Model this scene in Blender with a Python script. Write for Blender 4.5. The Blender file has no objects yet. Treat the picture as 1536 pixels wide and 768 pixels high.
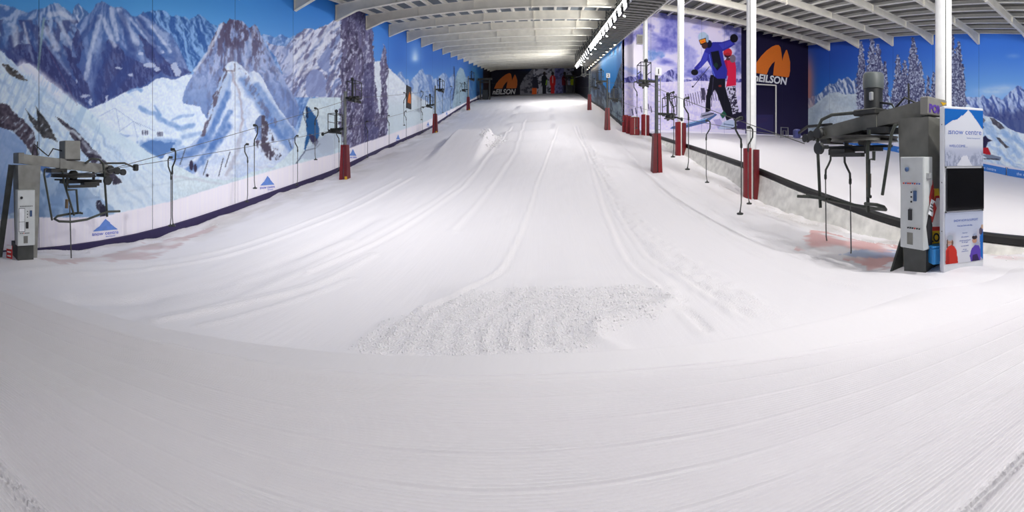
import bpy, bmesh, math, random
import numpy as np
from mathutils import Vector, Matrix, Quaternion
random.seed(7)
SC = bpy.context.scene
COL = SC.collection
# ------------------------------------------------------------------ camera, world, exposure
EZ = 1.75                      # eye height over the groomed apron in front of the camera
FPX, CX, HY = 600.0, 815.0, 240.0
cd = bpy.data.cameras.new('camera'); cam = bpy.data.objects.new('camera', cd); COL.objects.link(cam)
cd.type = 'PANO'; cd.panorama_type = 'CENTRAL_CYLINDRICAL'     # the photograph is a cylindrical panorama, about 147 degrees wide
cd.central_cylindrical_range_u_min = -CX / FPX; cd.central_cylindrical_range_u_max = (1536 - CX) / FPX
cd.central_cylindrical_range_v_min = -(768 - HY) / FPX; cd.central_cylindrical_range_v_max = HY / FPX
cd.central_cylindrical_radius = 1.0
cd.clip_end = 400; cd.clip_start = .05
cam.location = (0, 0, EZ); cam.rotation_euler = (math.pi / 2, 0, 0)
SC.camera = cam
wd = bpy.data.worlds.new('world'); SC.world = wd; wd.use_nodes = True
wd.node_tree.nodes['Background'].inputs[0].default_value = (.8, .85, 1, 1); wd.node_tree.nodes['Background'].inputs[1].default_value = .02
SC.view_settings.view_transform = 'Standard'; SC.view_settings.look = 'None'; SC.view_settings.gamma = 1; SC.view_settings.use_curve_mapping = False
SC.view_settings.exposure = 0.45
P_MAIN, P_NEAR, P_SMALL, P_DOWN, P_LESSON, P_LEFT_FILL = 120.0, 122.0, 12.0, 14.0, 390.0, 70.0    # lamp watts
# ------------------------------------------------------------------ helpers
def lin(c): return tuple((v / 255 / 12.92) if v / 255 <= .04045 else ((v / 255 + .055) / 1.055) ** 2.4 for v in c)
def atX(px, py, X):
    th = (px - CX) / FPX; r = X / math.sin(th); return Vector((X, r * math.cos(th), EZ + (HY - py) / FPX * r))
def atY(px, py, Y):
    th = (px - CX) / FPX; r = Y / math.cos(th); return Vector((r * math.sin(th), Y, EZ + (HY - py) / FPX * r))
def atR(px, py, r):
    th = (px - CX) / FPX; return Vector((r * math.sin(th), r * math.cos(th), EZ + (HY - py) / FPX * r))
def draft(P):                  # wall position -> draft coordinates of the print
    r = np.hypot(P[:, 0], P[:, 1]); return CX + FPX * np.arctan2(P[:, 0], P[:, 1]), HY - FPX * (P[:, 2] - EZ) / r
MATS = {}
def mat(name, rgb, rough=.6, metal=0.0, var=.08, scale=6.0, bump=0.0, emit=None, spec=.5, stretch=None):
    if name in MATS: return MATS[name]
    m = bpy.data.materials.new(name); m.use_nodes = True; nt = m.node_tree; b = nt.nodes['Principled BSDF']
    c = lin(rgb)
    tc = nt.nodes.new('ShaderNodeTexCoord'); mp = nt.nodes.new('ShaderNodeMapping'); nz = nt.nodes.new('ShaderNodeTexNoise')
    nz.inputs['Scale'].default_value = scale; nz.inputs['Detail'].default_value = 4
    if stretch: mp.inputs['Scale'].default_value = stretch
    nt.links.new(tc.outputs['Object'], mp.inputs[0]); nt.links.new(mp.outputs[0], nz.inputs['Vector'])
    rp = nt.nodes.new('ShaderNodeValToRGB'); rp.color_ramp.elements[0].position = .3; rp.color_ramp.elements[1].position = .7
    rp.color_ramp.elements[0].color = tuple(v * (1 - var) for v in c) + (1,); rp.color_ramp.elements[1].color = tuple(min(1, v * (1 + var)) for v in c) + (1,)
    nt.links.new(nz.outputs['Fac'], rp.inputs[0]); nt.links.new(rp.outputs[0], b.inputs['Base Color'])
    b.inputs['Roughness'].default_value = rough; b.inputs['Metallic'].default_value = metal; b.inputs['Specular IOR Level'].default_value = spec
    if bump:
        bp = nt.nodes.new('ShaderNodeBump'); bp.inputs['Strength'].default_value = bump; bp.inputs['Distance'].default_value = .02
        nt.links.new(nz.outputs['Fac'], bp.inputs['Height']); nt.links.new(bp.outputs[0], b.inputs['Normal'])
    if emit:
        b.inputs['Emission Color'].default_value = lin(emit[0]) + (1,); b.inputs['Emission Strength'].default_value = emit[1]
    MATS[name] = m; return m
def print_mat(name, gain, rough=.55):           # printed vinyl: colour attribute of the panel
    m = bpy.data.materials.new(name); m.use_nodes = True; nt = m.node_tree; b = nt.nodes['Principled BSDF']
    at = nt.nodes.new('ShaderNodeAttribute'); at.attribute_name = 'ink'
    mx = nt.nodes.new('ShaderNodeMix'); mx.data_type = 'RGBA'; mx.blend_type = 'MULTIPLY'; mx.inputs[0].default_value = 1
    mx.inputs[7].default_value = (gain, gain, gain, 1)
    nt.links.new(at.outputs['Color'], mx.inputs[6]); nt.links.new(mx.outputs[2], b.inputs['Base Color'])
    b.inputs['Roughness'].default_value = rough; b.inputs['Specular IOR Level'].default_value = .15
    return m
def link(name, me, parent=None, m=None):
    o = bpy.data.objects.new(name, me); COL.objects.link(o)
    if m is not None and me is not None and not me.materials: me.materials.append(m)
    if parent is not None: o.parent = parent
    return o
def empty(name, loc, label, cat, group=None, rz=0.0):
    o = bpy.data.objects.new(name, None); COL.objects.link(o); o.location = loc; o.rotation_euler = (0, 0, rz); o.empty_display_size = .2
    return tag(o, label, cat, group)
def tag(o, label, cat, group=None):
    o['label'] = label; o['category'] = cat
    if group: o['group'] = group
    return o
def struct(o): o['kind'] = 'structure'; return o
def npmesh(name, V, F, smooth=False):
    me = bpy.data.meshes.new(name); V = np.asarray(V, np.float32); F = np.asarray(F, np.int32); k = F.shape[1]
    me.vertices.add(len(V)); me.vertices.foreach_set('co', V.ravel()); me.loops.add(F.size); me.loops.foreach_set('vertex_index', F.ravel())
    me.polygons.add(len(F)); me.polygons.foreach_set('loop_start', np.arange(0, F.size, k, dtype=np.int32)); me.polygons.foreach_set('loop_total', np.full(len(F), k, np.int32))
    me.update(calc_edges=True)
    if smooth: me.polygons.foreach_set('use_smooth', np.ones(len(F), bool))
    return me
def gridfaces(nu, nv):
    a = (np.arange(nu - 1)[:, None] * nv + np.arange(nv - 1)[None, :]).ravel()
    return np.stack([a, a + nv, a + nv + 1, a + 1], 1)
def ink(me, rgb):
    at = me.color_attributes.new('ink', 'FLOAT_COLOR', 'POINT'); at.data.foreach_set('color', np.concatenate([rgb, np.ones((len(rgb), 1))], 1).astype(np.float32).ravel())
class MB:
    """collects solids and links them as one mesh object"""
    def __init__(s): s.v = []; s.f = []; s.sm = []
    def add(s, vs, fs, smooth=False):
        n = len(s.v); s.v += [tuple(v) for v in vs]; s.f += [tuple(i + n for i in f) for f in fs]; s.sm += [smooth] * len(fs); return s
    def box(s, c, d, rot=None):
        x, y, z = d[0] / 2, d[1] / 2, d[2] / 2; vs = [Vector((a, b, e)) for a in (-x, x) for b in (-y, y) for e in (-z, z)]
        if rot is not None: vs = [rot @ v for v in vs]
        c = Vector(c); return s.add([v + c for v in vs], [(0, 1, 3, 2), (4, 6, 7, 5), (0, 4, 5, 1), (2, 3, 7, 6), (0, 2, 6, 4), (1, 5, 7, 3)])
    def rbox(s, c, d, r=.02, rot=None):          # box with bevelled upright edges and rims
        x, y, z = d[0] / 2, d[1] / 2, d[2] / 2; r = min(r, x * .9, y * .9, z * .9); rings = []
        for zz, ins in ((-z, r), (-z + r, 0), (z - r, 0), (z, r)):
            a, b = x - ins, y - ins; q = r if ins == 0 else r * .5
            rings.append([Vector(p) for p in ((-a + q, -b, zz), (a - q, -b, zz), (a, -b + q, zz), (a, b - q, zz), (a - q, b, zz), (-a + q, b, zz), (-a, b - q, zz), (-a, -b + q, zz))])
        vs = [v for R in rings for v in R]
        if rot is not None: vs = [rot @ v for v in vs]
        fs = [tuple(range(7, -1, -1)), tuple(range(24, 32))]
        for k in range(3):
            for i in range(8): j = (i + 1) % 8; fs.append((k * 8 + i, k * 8 + j, k * 8 + 8 + j, k * 8 + 8 + i))
        c = Vector(c); return s.add([v + c for v in vs], fs)
    def hexa(s, lo, hi):                         # solid between two quads
        return s.add(list(lo) + list(hi), [(3, 2, 1, 0), (4, 5, 6, 7)] + [(i, (i + 1) % 4, 4 + (i + 1) % 4, 4 + i) for i in range(4)])
    def bar(s, a, b, w, h=None, up=Vector((0, 0, 1))):
        a = Vector(a); b = Vector(b); h = h or w; d = (b - a).normalized()
        if abs(d.dot(up)) > .98: up = Vector((0, 1, 0))
        sx = d.cross(up).normalized() * w / 2; sy = sx.cross(d).normalized() * h / 2
        return s.hexa([a - sx - sy, a + sx - sy, a + sx + sy, a - sx + sy], [b - sx - sy, b + sx - sy, b + sx + sy, b - sx + sy])
    def tube(s, pts, r, n=8, cap=True):
        pts = [Vector(p) for p in pts]; m = len(pts); rr = r if isinstance(r, (list, tuple)) else [r] * m; vs = []; fs = []
        t0 = (pts[1] - pts[0]).normalized(); u = t0.orthogonal().normalized()
        for i, p in enumerate(pts):
            t = (pts[min(i + 1, m - 1)] - pts[max(i - 1, 0)]).normalized(); u = (u - t * u.dot(t)).normalized(); w = t.cross(u)
            for k in range(n): a = 2 * math.pi * k / n; vs.append(p + (u * math.cos(a) + w * math.sin(a)) * rr[i])
        for i in range(m - 1):
            for k in range(n): q = (k + 1) % n; fs.append((i * n + k, i * n + q, i * n + n + q, i * n + n + k))
        if cap: fs.append(tuple(range(n - 1, -1, -1))); fs.append(tuple(range((m - 1) * n, m * n)))
        return s.add(vs, fs, True)
    def cyl(s, a, b, r0, r1=None, n=16): return s.tube([a, b], [r0, r0 if r1 is None else r1], n)
    def lathe(s, c, prof, n=24, ax=Vector((0, 0, 1))):
        c = Vector(c); q = Vector((0, 0, 1)).rotation_difference(ax); vs = []; fs = []; m = len(prof)
        for r, z in prof:
            for k in range(n): a = 2 * math.pi * k / n; vs.append(c + q @ Vector((r * math.cos(a), r * math.sin(a), z)))
        for i in range(m - 1):
            for k in range(n): j = (k + 1) % n; fs.append((i * n + k, i * n + j, i * n + n + j, i * n + n + k))
        fs.append(tuple(range(n - 1, -1, -1))); fs.append(tuple(range((m - 1) * n, m * n)))
        return s.add(vs, fs, True)
    def prism(s, pts, ex):                       # extruded polygon, pts 3D in order, ex vector
        n = len(pts); pts = [Vector(p) for p in pts]; ex = Vector(ex)
        return s.add(pts + [p + ex for p in pts], [tuple(range(n - 1, -1, -1)), tuple(range(n, 2 * n))] + [(i, (i + 1) % n, n + (i + 1) % n, n + i) for i in range(n)])
    def mesh(s, name):
        me = bpy.data.meshes.new(name); me.from_pydata(s.v, [], s.f); me.polygons.foreach_set('use_smooth', s.sm)
        bm = bmesh.new(); bm.from_mesh(me); bmesh.ops.recalc_face_normals(bm, faces=bm.faces)
        for e in bm.edges:
            if len(e.link_faces) == 2 and e.calc_face_angle(0) > .7: e.smooth = False
        bm.to_mesh(me); bm.free(); return me
    def build(s, name, m, parent=None, loc=None):
        o = link(name, s.mesh(name), parent, m)
        if loc is not None: o.location = loc
        return o
def copy_tree(o, parent=None):
    c = o.copy(); COL.objects.link(c); c.parent = parent
    for ch in list(o.children): copy_tree(ch, c)
    return c
ORD = ['first', 'second', 'third', 'fourth', 'fifth', 'sixth', 'seventh', 'eighth', 'ninth', 'tenth', 'eleventh', 'twelfth', 'thirteenth', 'fourteenth', 'fifteenth', 'sixteenth', 'seventeenth', 'eighteenth', 'nineteenth', 'twentieth', 'twenty-first', 'twenty-second', 'twenty-third', 'twenty-fourth', 'twenty-fifth', 'twenty-sixth', 'twenty-seventh', 'twenty-eighth', 'twenty-ninth', 'thirtieth']
def text(name, body, size, m, parent, M, shear=0.0, bold=0.0, sx=1.0, align='CENTER', ext=.004, spacing=1.0, fit=None):
    cu = bpy.data.curves.new(name, 'FONT'); cu.body = body; cu.size = size; cu.shear = shear; cu.offset = bold; cu.align_x = align; cu.extrude = ext; cu.space_character = spacing; cu.resolution_u = 3
    t = bpy.data.objects.new(name, cu); COL.objects.link(t); bpy.context.view_layer.update()
    me = bpy.data.meshes.new_from_object(t.evaluated_get(bpy.context.evaluated_depsgraph_get())); bpy.data.objects.remove(t)
    if fit:
        q = [v.co.x for v in me.vertices]; sx = fit / (max(q) - min(q))
    me.transform(M @ Matrix.Diagonal((sx, 1, 1, 1))); me.materials.clear()
    return link(name, me, parent, m)
def frame3(o, x, y):                             # matrix with given x (reading) and y (up) axes at o
    x = Vector(x).normalized(); y = Vector(y); y = (y - x * y.dot(x)).normalized(); z = x.cross(y)
    return Matrix(((x.x, y.x, z.x, o[0]), (x.y, y.y, z.y, o[1]), (x.z, y.z, z.z, o[2]), (0, 0, 0, 1)))
def shear3(o, x, y):                             # same, but keeps a slanted up axis (prints that follow the slope)
    x = Vector(x).normalized(); y = Vector(y); z = x.cross(y).normalized()
    return Matrix(((x.x, y.x, z.x, o[0]), (x.y, y.y, z.y, o[1]), (x.z, y.z, z.z, o[2]), (0, 0, 0, 1)))
def area(name, loc, aim, watts, size, color=(1, 1, 1), parent=None, spread=math.pi):
    l = bpy.data.lights.new(name, 'AREA'); l.energy = watts; l.shape = 'DISK'; l.size = size; l.color = color; l.spread = spread
    o = bpy.data.objects.new(name, l); COL.objects.link(o); o.location = loc
    d = Vector(aim) - Vector(loc); o.rotation_euler = d.to_track_quat('-Z', 'Y').to_euler()
    if parent is not None: o.parent = parent
    return o
GAIN_L, GAIN_E, GAIN_M, GAIN_B, GAIN_R = 1.2, 1.9, 1.15, 1.3, 1.15      # ink strength of each print
# ------------------------------------------------------------------ printed murals (flat print on the wall panels)
# Each print is drawn in the draft coordinates of its own wall and stored as a colour attribute on the panel meshes.
def _hash(ix, iy, seed):
    with np.errstate(over='ignore'):
        h = (ix.astype(np.int64) * 374761393 + iy.astype(np.int64) * 668265263 + seed * 974711) & 0xffffffff
        h = ((h ^ (h >> 13)) * 1274126177) & 0xffffffff
        h = (h ^ (h >> 16)) & 0xffff
    return h / 65535.0
def vnoise(x, y, seed=0):
    ix = np.floor(x); iy = np.floor(y); fx = x - ix; fy = y - iy
    fx = fx * fx * (3 - 2 * fx); fy = fy * fy * (3 - 2 * fy)
    a = _hash(ix, iy, seed); b = _hash(ix + 1, iy, seed); c = _hash(ix, iy + 1, seed); d = _hash(ix + 1, iy + 1, seed)
    return (a * (1 - fx) + b * fx) * (1 - fy) + (c * (1 - fx) + d * fx) * fy
def fbm(x, y, seed=0, octv=4, gain=0.5):
    s = 0; a = 1.0; t = 0
    for o in range(octv):
        s = s + a * vnoise(x, y, seed + o * 17); t += a; a *= gain; x = x * 2.03 + 11.3; y = y * 2.03 + 5.7
    return s / t
def sstep(a, b, v):
    t = np.clip((v - a) / (b - a), 0, 1); return t * t * (3 - 2 * t)
def inpoly(x, y, pts):
    r = np.zeros(x.shape, bool); n = len(pts)
    for i in range(n):
        x0, y0 = pts[i]; x1, y1 = pts[(i + 1) % n]
        if y0 == y1: continue
        r ^= ((y0 > y) != (y1 > y)) & (x < (x1 - x0) * (y - y0) / (y1 - y0) + x0)
    return r
class Print:
    def __init__(s, x, y):
        s.x = x; s.y = y; s.c = np.zeros((x.size, 3))
    def poly(s, pts, j=0.0, js=6.0, seed=1):
        x, y = s.x, s.y
        if j:
            x = x + (fbm(s.x / js, s.y / js, seed, 3) - .5) * 2 * j; y = y + (fbm(s.x / js, s.y / js, seed + 90, 3) - .5) * 2 * j
        return inpoly(x, y, pts)
    def below(s, pts, j=0.0, js=6.0, seed=1):          # everything under a skyline
        xs = [p[0] for p in pts]; ys = [p[1] for p in pts]
        x = s.x
        yy = np.interp(x, xs, ys)
        if j: yy = yy + (fbm(x / js, x * 0, seed, 4, .6) - .5) * 2 * j
        return (s.y > yy) & (x >= xs[0]) & (x <= xs[-1])
    def ell(s, cx, cy, rx, ry):
        return ((s.x - cx) / rx) ** 2 + ((s.y - cy) / ry) ** 2 < 1
    def line(s, pts, w):
        m = np.zeros(s.x.shape, bool)
        for (x0, y0), (x1, y1) in zip(pts[:-1], pts[1:]):
            dx, dy = x1 - x0, y1 - y0; L = dx * dx + dy * dy + 1e-9
            t = np.clip(((s.x - x0) * dx + (s.y - y0) * dy) / L, 0, 1)
            m |= (s.x - x0 - t * dx) ** 2 + (s.y - y0 - t * dy) ** 2 < w * w / 4
        return m
    def put(s, m, rgb, a=1.0):
        if not m.any(): return
        rgb = np.asarray(rgb, float)
        if rgb.ndim == 2: rgb = rgb[m]
        if not np.isscalar(a): a = np.asarray(a)[m][:, None]
        s.c[m] = s.c[m] * (1 - a) + rgb * a
    def soft(s, pts, w, rgb, a=1.0, j=1.5, seed=3):    # a soft-edged band along a line
        P = np.asarray(pts, float); g = w + 3 * j
        ix = np.nonzero((s.x > P[:, 0].min() - g) & (s.x < P[:, 0].max() + g) & (s.y > P[:, 1].min() - g) & (s.y < P[:, 1].max() + g))[0]
        if ix.size == 0: return
        X, Y = s.x[ix], s.y[ix]
        d = np.full(X.shape, 1e9); jx = X + (fbm(X / 7, Y / 7, seed, 3) - .5) * 2.6 * j; jy = Y + (fbm(X / 7, Y / 7, seed + 7, 3) - .5) * 2.6 * j
        for (x0, y0), (x1, y1) in zip(pts[:-1], pts[1:]):
            dx, dy = x1 - x0, y1 - y0; L = dx * dx + dy * dy + 1e-9
            t = np.clip(((jx - x0) * dx + (jy - y0) * dy) / L, 0, 1)
            d = np.minimum(d, np.hypot(jx - x0 - t * dx, jy - y0 - t * dy))
        t = (a * (1 - sstep(w * .3, w, d)) * (.6 + .8 * (fbm(X / 4, Y / 5, seed + 9, 3) - .25)).clip(0, 1))[:, None]
        s.c[ix] = s.c[ix] * (1 - t) + np.asarray(rgb, float)[None] * t
def mixc(a, b, t):
    return np.asarray(a, float)[None] * (1 - t[:, None]) + np.asarray(b, float)[None] * t[:, None]
def facets(p, m, lit, shade, ang, lw, ls, seed, bias=0.0, k=6.0, peak=None):
    """snow faces: gullies that run down along ang (degrees) or fan out from a peak, lit on one flank, blue on the other"""
    ix = np.nonzero(m)[0]
    if ix.size == 0: return
    x, y = p.x[ix], p.y[ix]
    if peak is not None:
        dx = x - peak[0]; dy = y - peak[1]; ph = np.arctan2(dx, np.maximum(dy, -dy * .3) + 12); r = np.hypot(dx, dy)
        w = fbm(x / 14, y / 14, seed + 3, 3) - .5
        u = ph * 60 / lw + w * 1.1; v = r / ls
    else:
        a = math.radians(ang); w = fbm(x / 18, y / 18, seed + 3, 3) - .5
        u = (x * math.cos(a) - y * math.sin(a)) / lw + w * 1.2; v = (x * math.sin(a) + y * math.cos(a)) / ls
    g = (fbm(u, v, seed, 5, .58) - fbm(u + .3, v + .05, seed, 5, .58)) * k + bias
    t = sstep(-.7, .7, g)
    fine = (fbm(x / 1.7, y / 2.6, seed + 40, 2) - .5) * 30
    p.c[ix] = mixc(shade, lit, t) + fine[:, None]
def speck(p, m, rgb, sx, sy, thr, seed, a=.85, wide=.06, ang=0):
    ix = np.nonzero(m)[0]
    if ix.size == 0: return
    x, y = p.x[ix], p.y[ix]
    q = math.radians(ang); u = x * math.cos(q) - y * math.sin(q); v = x * math.sin(q) + y * math.cos(q)
    t = (a * sstep(thr - wide, thr + wide, fbm(u / sx, v / sy, seed, 4, .6)))[:, None]
    p.c[ix] = p.c[ix] * (1 - t) + np.asarray(rgb, float)[None] * t

def print_left(x, y):
    p = Print(x, y); al = np.ones(x.shape, bool)
    t = sstep(200, 640, x); up = sstep(110, -20, y)
    p.put(al, mixc((118, 176, 222), (84, 140, 214), t))
    p.put(al, mixc((62, 138, 206), (26, 108, 208), t), up * .8)
    p.put(al, (52, 100, 186), .75 * sstep(560, 600, x))
    p.put(al, (110, 160, 215), .8 * sstep(85, 135, y) * sstep(560, 600, x))
    # far blue ranges
    far = [(195, 30), (207, 24), (215, 20), (228, 16), (240, 14), (249, 18), (259, 25), (264, 22), (272, 26), (278, 25), (284, 30), (291, 25), (299, 22), (307, 27), (315, 34), (325, 38), (332, 60), (345, 150)]
    m = p.below(far, 2, 4, 5); facets(p, m, (128, 168, 216), (52, 92, 158), 20, 9, 26, 11, -.15)
    fr2 = [(385, 54), (393, 52), (405, 53), (412, 57), (420, 51), (427, 54), (434, 58), (440, 54), (450, 49), (470, 60)]
    m = p.below(fr2, 2, 4, 6); facets(p, m, (150, 180, 222), (84, 122, 186), -20, 8, 20, 12)
    pk = [(104, 40), (108, 22), (110, 14), (113, 8), (118, 5), (121, 9), (126, 14), (134, 20), (142, 34)]
    m = p.below(pk, 1, 5, 7); facets(p, m, (200, 212, 232), (78, 112, 168), 15, 10, 30, 13, -.5)
    # left range
    A = [(-300, 20), (-60, 6), (0, 6), (6, 7), (18, 10), (30, 16), (38, 19), (48, 16), (57, 14), (65, 12), (72, 8), (76, 5), (82, 5), (88, 6), (92, 10), (104, 16), (112, 24), (122, 40), (135, 60), (150, 100), (165, 160)]
    m = p.below(A, 2.5, 7, 8); facets(p, m, (188, 202, 224), (70, 104, 164), -12, 13, 40, 14, .0, 5, (70, -10)); p.put(m, (96, 128, 184), .35)
    speck(p, m & (y > 30), (62, 72, 122), 9, 22, .5, 15, .8, .06, 16)
    lo = sstep(50, 105, y + (fbm(x / 9, y / 22, 16) - .5) * 80)
    p.put(m & (y > 40), (66, 76, 132), lo * .6)
    p.soft([(22, 42), (24, 68)], 8, (196, 206, 222), .8); p.soft([(35, 35), (44, 66), (49, 88)], 3, (205, 212, 226), .8)
    p.soft([(8, 40), (4, 70)], 7, (66, 104, 168), .7); p.soft([(40, 36), (52, 62), (52, 95)], 6, (58, 84, 146), .8)
    p.soft([(70, 45), (80, 62), (86, 72)], 8, (208, 214, 230), .75); p.soft([(86, 30), (105, 62), (112, 80)], 5, (200, 208, 226), .7)
    p.soft([(74, 22), (92, 20), (110, 30)], 6, (212, 218, 232), .7)
    B = [(108, 62), (112, 42), (118, 33), (128, 24), (138, 18), (142, 10), (147, 4), (153, 2), (160, 5), (165, 8), (172, 11), (182, 10), (190, 16), (198, 24), (206, 24), (215, 18), (222, 23), (232, 34), (246, 44), (256, 50), (266, 66), (290, 120), (300, 165)]
    m = p.below(B, 2, 6, 9) & ~p.poly([(96, 30), (116, 30), (112, 62), (106, 64)])
    facets(p, m, (176, 192, 222), (66, 98, 160), 14, 11, 60, 19, -.2, 5, (160, -14)); p.put(m, (84, 112, 172), .4)
    lo = sstep(50, 115, y + (fbm(x / 10, y / 22, 18) - .5) * 75 - np.abs(x - 135) * .1)
    p.put(m & (y > 30), (66, 80, 140), lo * .55)
    for k_, sp_ in enumerate(([(20, 70), (45, 64), (55, 85), (60, 106), (35, 98), (20, 90)], [(62, 66), (74, 72), (95, 100), (118, 130), (136, 162), (110, 150), (70, 118), (58, 100)], [(94, 64), (104, 72), (128, 118), (141, 156), (128, 150), (108, 110)], [(165, 56), (176, 66), (196, 88), (238, 108), (215, 128), (180, 142), (146, 158), (139, 135), (151, 95)], [(205, 50), (215, 55), (250, 92), (288, 108), (262, 117), (235, 108), (219, 80)], [(116, 40), (124, 62), (120, 92), (110, 78), (108, 56)])):
        sm_ = p.poly(sp_, 5, 9, 130 + k_); p.put(sm_, (50, 54, 104), .72 + .25 * (fbm(x / 3, y / 8, 140 + k_, 3) - .5)); speck(p, sm_, (96, 110, 160), 2.6, 9, .6, 150 + k_, .6, .05, 12)
    for q, w in (([(128, 58), (134, 96), (138, 150)], 5), ([(66, 62), (84, 84), (104, 112)], 3), ([(176, 58), (200, 80), (226, 94)], 4), ([(150, 60), (146, 92), (140, 130)], 4), ([(44, 70), (50, 92)], 3)): p.soft(q, w, (150, 170, 212), .55)
    speck(p, m & (y > 60), (84, 104, 160), 3.5, 12, .6, 119, .6, .05, 10)
    for q, w in (([(166, 14), (172, 36), (176, 58)], 5), ([(178, 14), (192, 40), (206, 66)], 5), ([(150, 24), (140, 60), (128, 118)], 5), ([(156, 30), (165, 52), (172, 68)], 6), ([(196, 28), (215, 52), (232, 70)], 3.5), ([(226, 40), (240, 56), (256, 78)], 3), ([(205, 30), (226, 58)], 3)):
        p.soft(q, w, (202, 212, 232), .75)
    for q, w in (([(182, 20), (190, 50), (196, 72)], 7), ([(146, 26), (120, 60)], 6), ([(210, 30), (228, 62), (240, 90)], 7), ([(160, 70), (150, 100), (142, 150)], 12), ([(200, 72), (186, 110), (165, 140)], 12)):
        p.soft(q, w, (52, 72, 134), .7)
    for cx, cy, rx, ry in ((127, 144, 6, 3), (135, 153, 3, 5), (160, 148, 2, 4.5), (225, 98, 9, 4.5), (236, 104, 5, 4), (195, 112, 3, 1.6), (212, 80, 4, 2.4), (243, 78, 2, 2.4), (262, 100, 5, 7), (267, 109, 5, 6), (178, 102, 5, 2), (115, 122, 1.5, 3)):
        p.put(p.ell(cx + (fbm(x / 3, y / 3, 3) - .5) * 6, cy + (fbm(x / 3, y / 3, 8) - .5) * 5, rx, ry), (186, 198, 224), .85)
    # middle snowfield
    F = [(120, 175), (132, 164), (146, 158), (160, 153), (172, 147), (186, 139), (200, 133), (212, 132), (222, 128), (232, 120), (244, 116), (256, 119), (266, 118), (280, 112), (300, 110), (470, 260), (471, 400)]
    m = p.below(F, 1.5, 10, 20); facets(p, m, (212, 225, 240), (190, 209, 232), 55, 18, 60, 21, .4, 3)
    for q, w, a in (([(192, 138), (206, 132), (212, 136)], 3.5, .8), ([(210, 162), (226, 170), (238, 172)], 5, .75), ([(232, 160), (240, 172)], 3, .7), ([(236, 176), (255, 186), (268, 192), (290, 188)], 6, .8), ([(258, 180), (272, 174), (290, 172)], 3, .6), ([(210, 224), (222, 214), (250, 212), (268, 214)], 7, .8), ([(214, 216), (228, 226), (238, 236)], 7, .7), ([(180, 202), (206, 206), (206, 214)], 2.5, .7), ([(275, 205), (300, 200), (312, 212)], 5, .55), ([(262, 222), (290, 226), (296, 240)], 8, .5)):
        p.soft(q, w, (98, 138, 196), a)
    p.soft([(236, 212), (262, 232), (290, 246)], 9, (120, 156, 204), .6); p.put(p.poly([(208, 220), (224, 210), (248, 213), (262, 212), (256, 226), (244, 238), (232, 234), (218, 226)], 3, 8, 30), (80, 118, 178), .9)
    p.put(p.ell(200, 208, 9, 5), (216, 228, 240), .8)
    for cx in (237, 240, 243, 214, 218, 221): p.put(p.ell(cx, 201 if cx > 230 else 199, 1.4, 4), (60, 62, 90), .7)
    # steep main peak
    P1 = [(273, 150), (277, 136), (284, 122), (293, 105), (302, 92), (312, 74), (320, 56), (328, 38), (335, 33), (340, 35), (344, 28), (352, 30), (358, 30), (366, 32), (372, 40), (376, 42), (381, 36), (386, 41), (392, 54), (398, 66), (403, 75), (412, 94), (423, 112), (432, 130), (443, 148), (449, 160), (447, 178), (442, 192), (436, 188), (420, 205), (330, 205), (304, 170), (300, 160), (288, 158), (276, 156)]
    m = p.poly(P1, 1.6, 6, 31); t = facets(p, m, (164, 178, 214), (112, 132, 182), 0, 12, 80, 32, .1, 5, (352, 14))
    p.put(m, (96, 126, 180), .65 * sstep(100, 160, y) * (x < 330)); p.put(m & (x > 385), (104, 130, 186), .55 * sstep(90, 160, y))
    q = sstep(125, 50, y + (fbm(x / 8, y / 8, 35) - .5) * 40)
    n = fbm(x / 4, y / 13, 33, 4, .6)
    p.put(m, (84, 76, 104), .9 * sstep(.5, .6, n - .06 + .1 * q) * (.25 + .75 * q))
    p.put(m & (x > 335) & (x < 362), (78, 70, 96), .55 * sstep(.42, .55, fbm(x / 3.5, y / 18, 36, 4, .6)))
    p.soft([(333, 36), (322, 60), (308, 84), (292, 106)], 3.5, (212, 220, 236), .85); p.soft([(384, 42), (376, 62), (370, 92), (366, 104)], 4, (188, 198, 224), .6)
    p.soft([(388, 50), (400, 74), (424, 116), (446, 158)], 3, (160, 176, 214), .55)
    # front ridge
    P2 = [(335, 108), (336, 101), (341, 95), (348, 91), (354, 92), (360, 97), (366, 103), (373, 110), (380, 106), (388, 109), (394, 118), (401, 132), (410, 148), (420, 165), (434, 184), (444, 196), (470, 222), (470, 300), (238, 300), (246, 270), (258, 244), (280, 222), (298, 206), (307, 196), (312, 172), (320, 148), (328, 126)]
    m = p.poly(P2, 1.5, 7, 41); facets(p, m, (212, 222, 238), (168, 188, 222), 0, 16, 90, 42, .25, 4, (346, 70))
    lt = p.poly([(334, 100), (350, 118), (345, 142), (332, 168), (322, 200), (300, 232), (256, 262), (262, 236), (306, 194), (322, 140)], 4, 10, 43)
    p.put(m & lt, (112, 144, 196), .35)
    for qq, w, a in (([(342, 140), (330, 168), (318, 196), (300, 214)], 6, .7), ([(345, 168), (330, 196), (318, 222)], 5, .65), ([(343, 190), (325, 214), (300, 244), (282, 258)], 8, .7), ([(312, 212), (290, 228), (262, 236)], 9, .6), ([(364, 120), (386, 150), (402, 178), (428, 206)], 9, .55), ([(384, 130), (410, 168), (440, 204)], 9, .55), ([(398, 170), (420, 205), (438, 226)], 7, .5)):
        p.soft(qq, w * 1.1, (76, 114, 180), min(1, a * 1.25))
    n = fbm((x + y * .35) / 3.5, y / 10, 44, 4, .6)
    lr = p.poly([(336, 100), (341, 108), (334, 126), (326, 150), (318, 176), (306, 205), (300, 206), (310, 176), (320, 146), (330, 120)], 3, 8, 45)
    p.put(lr, (84, 74, 92), .85 * sstep(.44, .56, n))
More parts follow.
